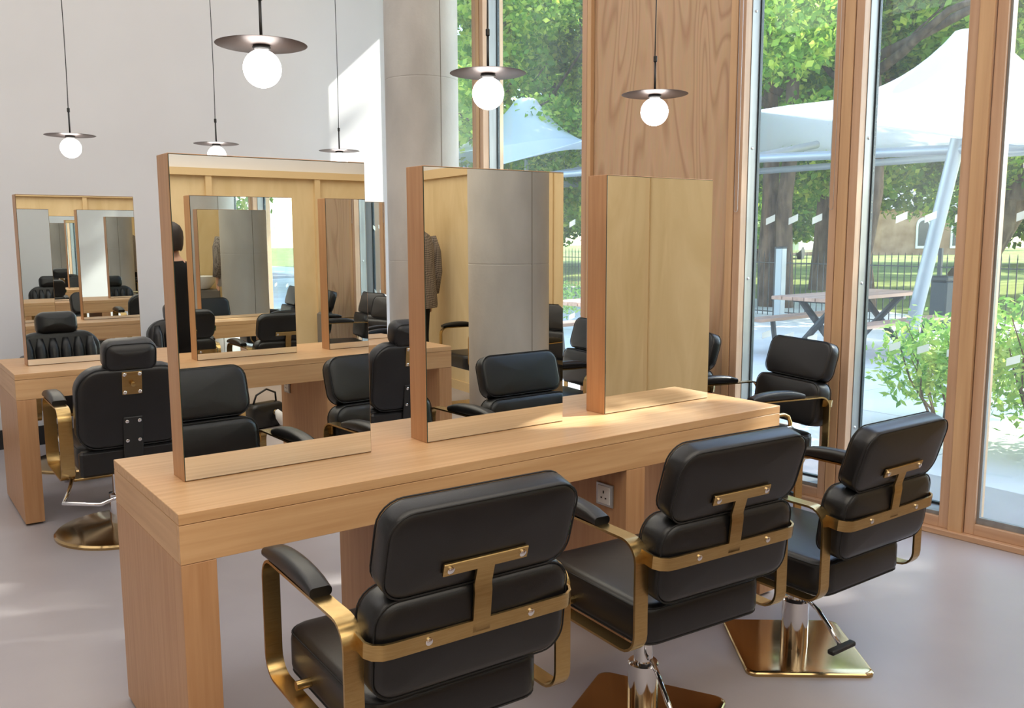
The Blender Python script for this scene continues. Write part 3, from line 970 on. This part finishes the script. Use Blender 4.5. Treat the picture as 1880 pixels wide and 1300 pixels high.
person((1.50, -3.62, 0), 180, 1.60, 'person with dark hair in black clothes, back turned, in the nearest mirror', ('skin', 'cloth_black', 'cloth_black', 'cloth_black'))
person((4.16, -5.02, 0), 168, 1.85, 'person in grey houndstooth jacket and black trousers, back turned, in the middle mirror', ('skin', 'jacket_grey', 'cloth_black', 'cloth_black'), long_jacket=True)

# handbag with white scarf
hb = empty('handbag', (2.34, -4.25, 0.0), R(-15)); tag(hb, 'black handbag with strap on the floor, reflected under the mirrored table', 'bag')
cushion(0.30, 0.20, 0.13, 0.05, 0.03, 0.01).xf(T(0, 0, 0.10)).build('bag_body', 'leather', hb, True)
MB().tube([(-0.11, 0.0, 0.19), (-0.09, 0.02, 0.27), (0.0, 0.03, 0.31), (0.09, 0.02, 0.27), (0.11, 0.0, 0.19)], 0.008, 8).build('strap', 'leather', hb, True)
MB().tube([(0.05 + 0.02 * math.cos(R(a)), 0.075, 0.12 + 0.02 * math.sin(R(a))) for a in range(0, 360, 30)], 0.003, 6, closed=True).build('ring', 'brass', hb, True)
sf = MB()
rr_ = random.Random(3)
sf.tube([(0.03, 0.11, 0.10), (0.05, 0.13, 0.05), (0.07, 0.14, 0.0), (0.11, 0.15, -0.025)], [0.015, 0.04, 0.035, 0.012], 10)
sfo = sf.build('scarf', 'cloth_white', None, True)
sfo.location = (2.34, -4.25, 0.045); sfo.rotation_euler = (0, 0, R(-15))
tag(sfo, 'bunched white scarf hanging beside the black handbag in the reflection', 'scarf')

# black trolley with a brass handle at the right end of the near table
ty = empty('salon_trolley', (3.05, 0.0, 0)); tag(ty, 'black salon trolley with brass handle at the right end of the near table', 'trolley')
for z in (0.12, 0.36, 0.60):
    tr = box(-0.14, 0.14, -0.12, 0.12, z, z + 0.045, 0.004).build('tray', 'black_leather', ty)
    MB().tube([(a, b, z + 0.047) for a, b in rrect(0.272, 0.232, 0.02, 4)], 0.003, 6, closed=True).build('tray_rim', 'chrome', tr, True)
for a in (-0.125, 0.125):
    for b in (-0.105, 0.105):
        MB().cyl((a, b, 0.06), (a, b, 0.60), 0.009, 10).build('upright', 'black_plastic', ty, 40)
        MB().cyl((a - 0.012, b, 0.03), (a + 0.012, b, 0.03), 0.03, 16).build('castor', 'black_plastic', ty, 40)
hp_ = [(0.135, -0.10, 0.52), (0.137, -0.10, 0.66), (0.135, -0.09, 0.685), (0.12, -0.075, 0.695), (-0.05, -0.075, 0.697), (-0.12, -0.075, 0.695), (-0.135, -0.09, 0.685), (-0.137, -0.10, 0.66), (-0.135, -0.10, 0.52)]
MB().tube(hp_, 0.010, 10).build('handle', 'brass', ty, True)

# wash basin against the plywood wall
wu = empty('wash_basin', (3.95, -6.02, 0), 0); tag(wu, 'white wash basin on a grey pedestal against the plywood wall, in reflections', 'basin')
box(-0.26, 0.26, -0.22, 0.12, 0.0, 0.34, 0.01).build('pedestal_base', 'black_plastic', wu)
box(-0.27, 0.27, -0.22, 0.16, 0.34, 0.72, 0.02).build('pedestal', 'basin_grey', wu)
bw = MB().lathe([(0.05, 0.70), (0.16, 0.74), (0.23, 0.82), (0.26, 0.90), (0.265, 0.92), (0.245, 0.92), (0.21, 0.83), (0.14, 0.77), (0.04, 0.74)], n=36)
bw.build('bowl', 'basin_white', wu, 40)
MB().tube([(0, -0.2, 0.72), (0, -0.21, 0.98), (0, -0.17, 1.03), (0, -0.10, 1.02), (0, -0.08, 0.98)], 0.011, 8).build('tap', 'chrome', wu, True)

# ------------------------------------------------------------------ outdoors
GZ = -0.03
gp = box(4.6, 14.2, -14, 30, GZ - 0.12, GZ - 0.012).build('pavement', 'paving_joint'); tag(gp, 'pale concrete paving outside the windows', kind='structure')
SLX = [4.6, 6.9, 9.2, 11.5, 14.2]
for i in range(4):
    w_ = SLX[i + 1] - SLX[i]
    sm = box(-w_ / 2 + 0.005, w_ / 2 - 0.005, -0.895, 0.895, -0.012, 0.0).mesh('slab', 'paving')
    for j in range(20):
        yy = -11.1 + 1.8 * j
        sl = link('slab', sm, gp)
        sl.location = ((SLX[i] + SLX[i + 1]) / 2, yy, GZ + 0.0015 * ((i * 7 + j * 3) % 3 - 1))
# lawn with a low bank beyond the fence
lw = MB()
xs = list(np.linspace(14.2, 16.5, 6)) + list(np.linspace(17.5, 90, 20)); ys = list(np.linspace(-50, 90, 48))
vs = []
for x in xs:
    for y in ys:
        z = GZ + 0.02 + (0.42 / (1 + math.exp(-(x - 19.5) * 0.9)) if y < 9 else 0.20 / (1 + math.exp(-(x - 21) * 0.8)))
        vs.append((x, y, z))
fs = [(i * len(ys) + j, (i + 1) * len(ys) + j, (i + 1) * len(ys) + j + 1, i * len(ys) + j + 1) for i in range(len(xs) - 1) for j in range(len(ys) - 1)]
lw.add(vs, fs)
lo = lw.build('lawn', 'grass', None, True); tag(lo, 'sunlit green lawn rising beyond the railings', 'lawn', kind='stuff')
sb_ = box(14.2, 17.0, -14, 60, GZ - 0.1, GZ + 0.035).build('path', 'paving'); tag(sb_, 'pale path beyond the railings', kind='structure')

# railings
fn = empty('iron_railing', (13.72, 0, GZ)); tag(fn, 'black iron railing along the edge of the paving', 'railing')
bar = MB()
bar.tube([(0, 0, 0.03), (0, 0, 1.16)], 0.0085, 6)
bar.loft([[(0.012 * math.cos(q), 0.012 * math.sin(q), 1.15) for q in (0, 1.57, 3.14, 4.71)], [(0.002 * math.cos(q), 0.002 * math.sin(q), 1.24) for q in (0, 1.57, 3.14, 4.71)]])
barm = bar.mesh('bar', 'iron_black', 40)
y = 1.6
while y < 19.0:
    b_ = link('bar', barm, fn); b_.location = (0, y, 0)
    y += 0.118
for z in (0.10, 1.02):
    box(-0.018, 0.018, 1.5, 19.1, z - 0.008, z + 0.008).build('rail', 'iron_black', fn)
for y in (1.5, 4.9, 8.05, 11.2, 14.4, 17.6):
    box(-0.03, 0.03, y - 0.03, y + 0.03, 0.0, 1.32, 0.006).build('post', 'dark_steel', fn)

# steel bollard posts / notice board posts
bo = empty('steel_post', (13.2, 7.55, GZ)); tag(bo, 'grey steel post standing by the railings left of the picnic table', 'post')
box(-0.07, 0.07, -0.07, 0.07, 0.0, 1.30, 0.01).build('shaft', 'galvanised', bo)
box(-0.075, 0.075, -0.075, 0.075, 1.30, 1.33, 0.008).build('cap', 'dark_steel', bo)
bn = empty('litter_bin', (13.35, 4.62, GZ)); tag(bn, 'dark litter bin beside the railings', 'bin')
box(-0.16, 0.16, -0.13, 0.13, 0.05, 0.82, 0.02).build('body', 'bin_dark', bn)
box(-0.17, 0.17, -0.14, 0.14, 0.82, 0.90, 0.02).build('lid', 'iron_black', bn)

# picnic tables
def make_picnic():
    p = empty('picnic_table')
    L = 1.15
    for i in range(5):
        y0 = -0.39 + 0.157 * i
        box(-L, L, y0, y0 + 0.148, 0.735, 0.78, 0.004).build('top_plank', 'bench_x', p)
    for s in (-1, 1):
        for j in (0, 1):
            y0 = s * 0.66 - 0.14 + 0.142 * j
            box(-L, L, y0, y0 + 0.135, 0.43, 0.47, 0.004).build('bench_plank', 'bench_x', p)
    for x in (-0.72, 0.72):
        lg = MB()
        lg.tube([(x, -0.30, 0.73), (x, 0.0, 0.40), (x, 0.34, 0.02)], 0.045, 8)
        lg.build('leg', 'dark_steel', p, 40)
        MB().tube([(x + 0.06, 0.30, 0.73), (x + 0.06, 0.0, 0.40), (x + 0.06, -0.34, 0.02)], 0.045, 8).build('leg', 'dark_steel', p, 40)
        for s in (-1, 1):
            MB().tube([(x, s * 0.30, 0.05), (x, s * 0.60, 0.05), (x, s * 0.66, 0.43)], 0.035, 8).build('bench_strut', 'dark_steel', p, 40)
        MB().tube([(x, -0.36, 0.715), (x, 0.36, 0.715)], 0.03, 8).build('top_bearer', 'dark_steel', p, 40)
    return p
pt = make_picnic(); pt.location = (10.22, 4.2, GZ); pt.rotation_euler = (0, 0, R(2))
tag(pt, 'timber picnic table with dark steel legs outside the window', 'picnic table', 'outdoor picnic tables')
pt2 = copy_tree(pt); pt2.location = (7.55, 5.35, GZ); pt2.rotation_euler = (0, 0, R(4))
tag(pt2, 'second picnic table outside, only its bench end showing beside the window frame', 'picnic table', 'outdoor picnic tables')

# tensile canopy with three cones
cn = empty('canopy_tent', (12.2, 3.8, 0)); tag(cn, 'white tensile canopy with cone peaks on a grey steel frame', 'canopy')
X0, X1, Y0, Y1 = -2.2, 2.3, -3.2, 13.2
nx, ny = 46, 150
peaks = [(0.0, 0.0, 1.25), (0.0, 5.0, 1.3), (0.0, 10.0, 1.35)]
vs = []
for i in range(nx + 1):
    x = X0 + (X1 - X0) * i / nx
    for j in range(ny + 1):
        y = Y0 + (Y1 - Y0) * j / ny
        fr_ = (X1 - x) / (X1 - X0)
        near = 2.46 + 0.21 * max(0, min(y + 3.8 - 2.1, 3.6)) - 0.10 * max(0.0, y - 4.5) * (1 if y < 8 else 0)
        near = max(near, 2.45)
        edge = near * fr_ + 2.95 * (1 - fr_)
        u = (x - X0) / (X1 - X0) * 2 - 1
        inner = 1 - u * u
        z = edge + 0.10 * inner
        for px, py, hh in peaks:
            r = math.hypot(x - px, y - py)
            z += hh * math.exp(-max(r - 0.22, 0) / 0.95) * (1 - abs(u) ** 3)
        vs.append((x, y, z))
fs = [(i * (ny + 1) + j, (i + 1) * (ny + 1) + j, (i + 1) * (ny + 1) + j + 1, i * (ny + 1) + j + 1) for i in range(nx) for j in range(ny)]
cm = MB().add(vs, fs).build('membrane', 'canvas_white', cn, True)
so = cm.modifiers.new('thickness', 'SOLIDIFY'); so.thickness = 0.006
def pole(name, p0, p1, r, mat='galvanised'):
    return MB().tube([p0, p1], r, 14).build(name, mat, cn, 40)
pole('leaning_pole', (-1.83, -0.31, GZ), (-1.85, -0.84, 2.62), 0.085)
pole('leaning_pole', (-1.83, 5.2, GZ), (-1.85, 5.6, 2.72), 0.085)
pole('leaning_pole', (-1.83, 10.2, GZ), (-1.85, 10.6, 2.7), 0.085)
for (a, b) in (((-1.85, -3.1, 2.42), (-1.85, 2.2, 2.60)), ((-1.85, 2.2, 2.60), (-1.85, 7.2, 2.62)), ((-1.85, 7.2, 2.62), (-1.85, 13.0, 2.6)),
               ((2.1, -3.1, 2.75), (2.1, 13.0, 2.75)), ((-1.85, -0.84, 2.56), (2.1, -0.84, 2.74)), ((-1.85, 5.6, 2.6), (2.1, 5.6, 2.74)), ((-1.85, 10.6, 2.6), (2.1, 10.6, 2.74)),
               ((-1.85, 2.2, 2.60), (0.0, 2.4, 2.92)), ((-1.85, 7.5, 2.60), (0.0, 7.5, 2.9))):
    pole('frame_tube', a, b, 0.06)
for px, py, hh in peaks:
    pole('flying_mast', (px, py, 2.7), (px, py, 4.1), 0.05)
    for yy in (-0.84, 5.6, 10.6):
        if abs(yy - py) < 1.0:
            pole('frame_tube', (-1.85, yy, 2.56), (px, py, 2.8), 0.045)
            pole('frame_tube', (2.1, yy, 2.74), (px, py, 2.8), 0.045)

# ------------------------------------------------------------------ trees and shrubs
def leaves(name, blobs, n, size, mat, parent, seed, hollow=0.35, aspect=0.62):
    g = np.random.default_rng(seed)
    blobs = np.array(blobs, float)          # cx, cy, cz, rx, ry, rz
    vol = blobs[:, 3] * blobs[:, 4] * blobs[:, 5]
    idx = g.choice(len(blobs), n, p=vol / vol.sum())
    d = g.normal(size=(n, 3)); d /= np.linalg.norm(d, axis=1)[:, None]
    rad = (hollow + (1 - hollow) * g.random(n)) ** 0.6
    P = blobs[idx, :3] + d * rad[:, None] * blobs[idx, 3:]
    P += g.normal(size=(n, 3)) * 0.04
    nrm = g.normal(size=(n, 3)) + np.array([0, 0, 0.9]); nrm /= np.linalg.norm(nrm, axis=1)[:, None]
    a = g.normal(size=(n, 3)); a -= (a * nrm).sum(1)[:, None] * nrm; a /= np.linalg.norm(a, axis=1)[:, None]
    b = np.cross(nrm, a)
    s = size * (0.65 + 0.7 * g.random(n))[:, None]
    w = s * aspect
    V = np.stack([P - a * s * 0.5, P + b * w * 0.5 - nrm * s * 0.06, P + a * s * 0.5 - nrm * s * 0.10, P - b * w * 0.5 - nrm * s * 0.06], 1).reshape(-1, 3)
    me = bpy.data.meshes.new(name)
    me.vertices.add(n * 4); me.loops.add(n * 4); me.polygons.add(n)
    me.vertices.foreach_set('co', V.astype(np.float32).ravel())
    me.loops.foreach_set('vertex_index', np.arange(n * 4, dtype=np.int32))
    me.polygons.foreach_set('loop_start', np.arange(0, n * 4, 4, dtype=np.int32))
    me.polygons.foreach_set('loop_total', np.full(n, 4, np.int32))
    me.update(calc_edges=True)
    me.materials.append(MATS[mat])
    o = link(name, me, parent)
    o['kind'] = 'stuff'
    return o

def tree(loc, trunk, branches, blobs, n, size, mat, label, seed, name='broadleaf_tree'):
    t = empty(name, loc)
    tag(t, label, 'tree', 'trees in the park outside')
    for path, rr in trunk:
        MB().tube(path, rr, 12).build('trunk', 'bark', t, True)
    for path, rr in branches:
        MB().tube(path, rr, 7).build('branch', 'bark', t, True)
    leaves('foliage', blobs, n, size, mat, t, seed)
    return t
def rnd_blobs(seed, n, c, spread, r):
    g = np.random.default_rng(seed)
    out = []
    for i in range(n):
        q = g.uniform(-1, 1, 3)
        rr = r * g.uniform(0.6, 1.25)
        out.append((c[0] + q[0] * spread[0], c[1] + q[1] * spread[1], c[2] + q[2] * spread[2], rr, rr, rr * 0.7))
    return out
def polar(az, d):
    a = R(az)
    return (-0.2 + d * math.sin(a), -2.58 + d * math.cos(a), 0.0)
def wig(p0, p1, n=5, amp=0.2, seed=0):
    g = random.Random(seed)
    p0, p1 = Vector(p0), Vector(p1)
    return [p0.lerp(p1, i / n) + (Vector((g.uniform(-amp, amp), g.uniform(-amp, amp), g.uniform(-amp, amp) * 0.4)) if 0 < i < n else Vector()) for i in range(n + 1)]
def std_branches(seed, z0, n, reach, rise, r0=0.085):
    g = random.Random(seed)
    out = []
    for i in range(n):
        a = 2 * math.pi * (i + g.random() * 0.6) / n
        L = reach * g.uniform(0.7, 1.1)
        zz = z0 + g.uniform(-0.6, 1.2)
        p = wig((0, 0, zz), (L * math.cos(a), L * math.sin(a), zz + rise * g.uniform(0.3, 1.2)), 6, 0.3, seed * 31 + i)
        out.append((p, [r0 * (1 - 0.8 * k / 6) for k in range(7)]))
    return out
# twin-trunk tree beyond the railings
x, y, _ = polar(52.6, 19.6)
tree((x, y, 0.0), [(wig((0, 0.14, -0.1), (0.1, 0.28, 5.5), 5, 0.06, 1), [0.24, 0.19, 0.17, 0.16, 0.14, 0.10]),
                   (wig((0, -0.22, -0.1), (-0.1, -0.35, 5.5), 5, 0.06, 2), [0.22, 0.17, 0.155, 0.145, 0.13, 0.09])],
     std_branches(5, 4.0, 8, 4.2, 2.2), rnd_blobs(5, 34, (1.6, 1.0, 5.9), (4.2, 4.2, 2.6), 1.2), 60000, 0.15, 'leaf_chestnut',
     'twin-trunk tree right behind the railings, left of the picnic table', 51)
x, y, _ = polar(55.6, 25)
tree((x, y, 0.1), [(wig((0, 0, -0.2), (0.2, 0.1, 7), 5, 0.1, 3), [0.48, 0.34, 0.30, 0.27, 0.22, 0.15])],
     std_branches(6, 4.6, 8, 5.0, 2.5), rnd_blobs(6, 34, (0, 0, 6.2), (5, 5, 3.4), 1.4), 46000, 0.19, 'leaf_dark',
     'broad trunked tree seen past the picnic table top', 52)
x, y, _ = polar(64.6, 24)
tree((x, y, 0.3), [(wig((-0.2, 0.8, -0.2), (0.5, -1.6, 4.6), 5, 0.08, 4), [0.46, 0.36, 0.32, 0.30, 0.26, 0.2])],
     std_branches(7, 4.4, 8, 4.8, 2.2), rnd_blobs(7, 34, (0.3, -1.2, 5.8), (4.6, 5, 2.8), 1.3), 46000, 0.18, 'leaf_chestnut',
     'leaning tree at the right edge of the window view', 53)
# nearer chestnut hanging over the canopy
x, y, _ = polar(57.5, 18.5)
tree((x + 0.4, y, 0.0), [(wig((0, 0, -0.1), (0, 0.2, 6), 5, 0.1, 8), [0.13, 0.11, 0.1, 0.09, 0.08, 0.06])],
     [(wig((0, 0.1, 4.6), (-1.0, -3.4, 6.0), 6, 0.25, 81), [0.10, 0.09, 0.08, 0.065, 0.05, 0.035, 0.02]),
      (wig((0, 0.1, 4.2), (0.2, 3.2, 5.6), 6, 0.25, 82), [0.09, 0.08, 0.07, 0.06, 0.045, 0.03, 0.02]),
      (wig((0, 0.0, 4.9), (0.2, -5.0, 6.6), 6, 0.3, 83), [0.10, 0.09, 0.08, 0.065, 0.05, 0.035, 0.02])],
     rnd_blobs(9, 24, (0.2, 0.2, 5.9), (2.4, 5.0, 1.8), 0.95), 44000, 0.14, 'leaf_chestnut', 'slim chestnut tree whose leaves hang above the white canopy', 54)
# trees seen in the left window
x, y, _ = polar(38.5, 27)
tree((x, y, 0.0), [(wig((0, 0, -0.1), (0.1, 0.2, 7), 5, 0.1, 9), [0.45, 0.36, 0.32, 0.28, 0.24, 0.16])],
     std_branches(9, 3.6, 9, 5.0, 2.6), rnd_blobs(10, 30, (0, 0, 6.4), (5, 5, 3.8), 1.5), 50000, 0.19, 'leaf_chestnut',
     'leafy tree filling the window beside the concrete column', 55)
x, y, _ = polar(33.0, 24)
tree((x, y, 0.0), [(wig((0, 0, -0.1), (0.1, 0.2, 6), 5, 0.1, 10), [0.38, 0.3, 0.27, 0.24, 0.2, 0.12])],
     std_branches(10, 3.2, 9, 4.0, 2.2), rnd_blobs(11, 26, (0, 0, 5.6), (4, 4, 3.4), 1.4), 36000, 0.18, 'leaf_chestnut',
     'tree glimpsed in the narrow window behind the column', 56)
# background belt of park trees
LB = ['distant tree left of the twin trunks', 'distant tree behind the ash panel', 'distant park tree behind the twin trunks', 'distant park tree above the brick house', 'distant park tree right of the brick house',
      'distant park tree behind the leaning trunk', 'distant park tree at the far right', 'distant tree low behind the canopy in the left window']
for i, (az, d, hh) in enumerate(((47, 40, 8), (43, 34, 8), (51.5, 44, 9), (57, 80, 13), (61.5, 84, 14), (66.5, 46, 10), (71.5, 40, 10), (37.0, 40, 8))):
    x, y, _ = polar(az, d)
    k = hh / 9.0
    tree((x, y, 0.3), [(wig((0, 0, -0.3), (0.1, 0.2, hh * 0.6), 4, 0.1, 60 + i), [0.4 * k, 0.34 * k, 0.3 * k, 0.25 * k, 0.15 * k])],
         std_branches(20 + i, hh * 0.4, 5, 3.2 * k, 2.0 * k), rnd_blobs(20 + i, 30, (0, 0, hh * 0.58), (4.4 * k, 4.4 * k, 3.9 * k), 1.7 * k), 22000, 0.28 * k,
         'leaf_dark' if i % 2 else 'leaf_chestnut', LB[i], 70 + i)
# tree outside the frame that dapples the sunlight
tree((13.6, -4.1, 0.0), [(wig((0, 0, -0.1), (0, 0.1, 8), 5, 0.1, 12), [0.4, 0.33, 0.3, 0.27, 0.22, 0.12])],
     std_branches(12, 6.0, 9, 3.4, 2.4), rnd_blobs(13, 30, (0, -0.5, 9.2), (3.2, 3.4, 2.6), 1.0) + [(0.0, 3.6, 12.3, 0.9, 0.75, 0.7), (-0.6, 3.3, 11.6, 0.9, 0.8, 0.7), (0.8, 3.5, 13.0, 0.8, 0.7, 0.6)], 14500, 0.24, 'leaf_chestnut',  # last three leaf clumps are added to keep stray sun off the white wall
     'chestnut tree outside the frame that dapples the sunlight', 57)

# shrubs against the glass
def shrub(loc, h, rad, n, seed, label):
    s = empty('leafy_shrub', loc); tag(s, label, 'shrub', 'bright leafy shrubs outside the glass')
    g = random.Random(seed)
    for i in range(9):
        a = g.uniform(0, 6.28); q = g.uniform(0.2, 0.9) * rad
        MB().tube(wig((q * 0.2 * math.cos(a), q * 0.2 * math.sin(a), 0), (q * math.cos(a), q * math.sin(a), h * g.uniform(0.6, 0.95)), 4, 0.04, seed + i), [0.012, 0.010, 0.008, 0.006, 0.003], 5).build('stem', 'bark', s)
    leaves('foliage', [(rad * 0.5 * math.cos(a), rad * 0.5 * math.sin(a), h * z, rad * 0.6, rad * 0.6, h * 0.3) for a, z in ((0, .6), (1.3, .75), (2.5, .55), (3.8, .7), (5.0, .6), (0.5, .4))], n, 0.075, 'leaf_shrub', s, seed, 0.3, 0.42)
shrub((6.75, 1.05, GZ), 0.88, 0.55, 2600, 91, 'bright green shrub outside, left of the two showing')
shrub((6.45, 0.12, GZ), 1.05, 0.66, 3600, 92, 'bigger green shrub outside behind the rightmost pane')
shrub((6.6, -0.9, GZ), 1.0, 0.62, 2600, 93, 'green shrub outside at the right edge of the rightmost pane')
shrub((8.6, 8.6, GZ), 0.95, 0.7, 1600, 94, 'green spiky planting outside, seen between the middle and right mirrors')

# brick house far behind
hs = empty('brick_house', polar(58.9, 62), R(-32)); tag(hs, 'distant brown brick house with white arched windows', 'house')
hs.location.z = 0.35
# local: x along the front, facade at y=0 looking to -y
box(-5.2, 6.5, 0.0, 6.0, -0.4, 2.75).build('wall', 'brick_far', hs)
rf = MB(); rf.add([(-5.6, -0.4, 2.75), (6.9, -0.4, 2.75), (6.9, 6.4, 2.75), (-5.6, 6.4, 2.75), (-3.6, 3, 4.6), (4.9, 3, 4.6)], [(0, 1, 5, 4), (1, 2, 5), (2, 3, 4, 5), (3, 0, 4), (3, 2, 1, 0)])
rf.build('roof', 'roof_slate', hs)
def arch_win(x, w, z0, z1, glass='window_dark'):
    pts = [(x - w / 2, z0), (x + w / 2, z0), (x + w / 2, z1)] + [(x + w / 2 * math.cos(R(a)), z1 + w / 2 * math.sin(R(a))) for a in range(20, 170, 20)] + [(x - w / 2, z1)]
    o = MB().loft([[(p[0], -0.06, p[1]) for p in pts], [(p[0], 0.02, p[1]) for p in pts]]).build('window', 'trim_white', hs)
    cx, cz = x, (z0 + z1) / 2 + w * 0.2
    q = [(cx + (p[0] - cx) * 0.72, cz + (p[1] - cz) * 0.82) for p in pts]
    MB().loft([[(p[0], -0.08, p[1]) for p in q], [(p[0], 0.0, p[1]) for p in q]]).build('pane', glass, o)
for x in (-3.9, 2.3, 4.6):
    arch_win(x, 0.95, 0.25, 1.75)
arch_win(-1.6, 0.85, -0.3, 0.95)
MB().lathe([(0.42, 0), (0.42, 0.08)], n=20).xf(T(-1.6, 0.0, 2.05) @ RXm(90)).build('round_window', 'trim_white', hs)

# parked van, people strolling far off
vn = empty('white_van', polar(53.6, 52), R(20)); tag(vn, 'distant white van seen between the tree trunks', 'van')
vn.location.z = 0.2
box(-2.4, 1.6, -0.95, 0.95, 0.35, 2.1, 0.15).build('body', 'van_white', vn)
box(1.5, 2.5, -0.9, 0.9, 0.35, 1.25, 0.15).build('bonnet', 'van_white', vn)
box(-1.9, 1.2, -0.97, -0.94, 1.25, 1.8, 0.01).build('side_window', 'window_dark', vn)
for x in (-1.5, 1.5):
    for yy in (-0.85, 0.85):
        MB().cyl((x, yy - 0.12, 0.33), (x, yy + 0.12, 0.33), 0.34, 18).build('wheel', 'black_plastic', vn, 40)
a = polar(53.9, 78); person((a[0], a[1], 0.2), 200, 1.65, 'tiny distant person in white top and blue trousers in the park', ('skin', 'cloth_white', 'cloth_blue', 'cloth_black'), stride=0.12)
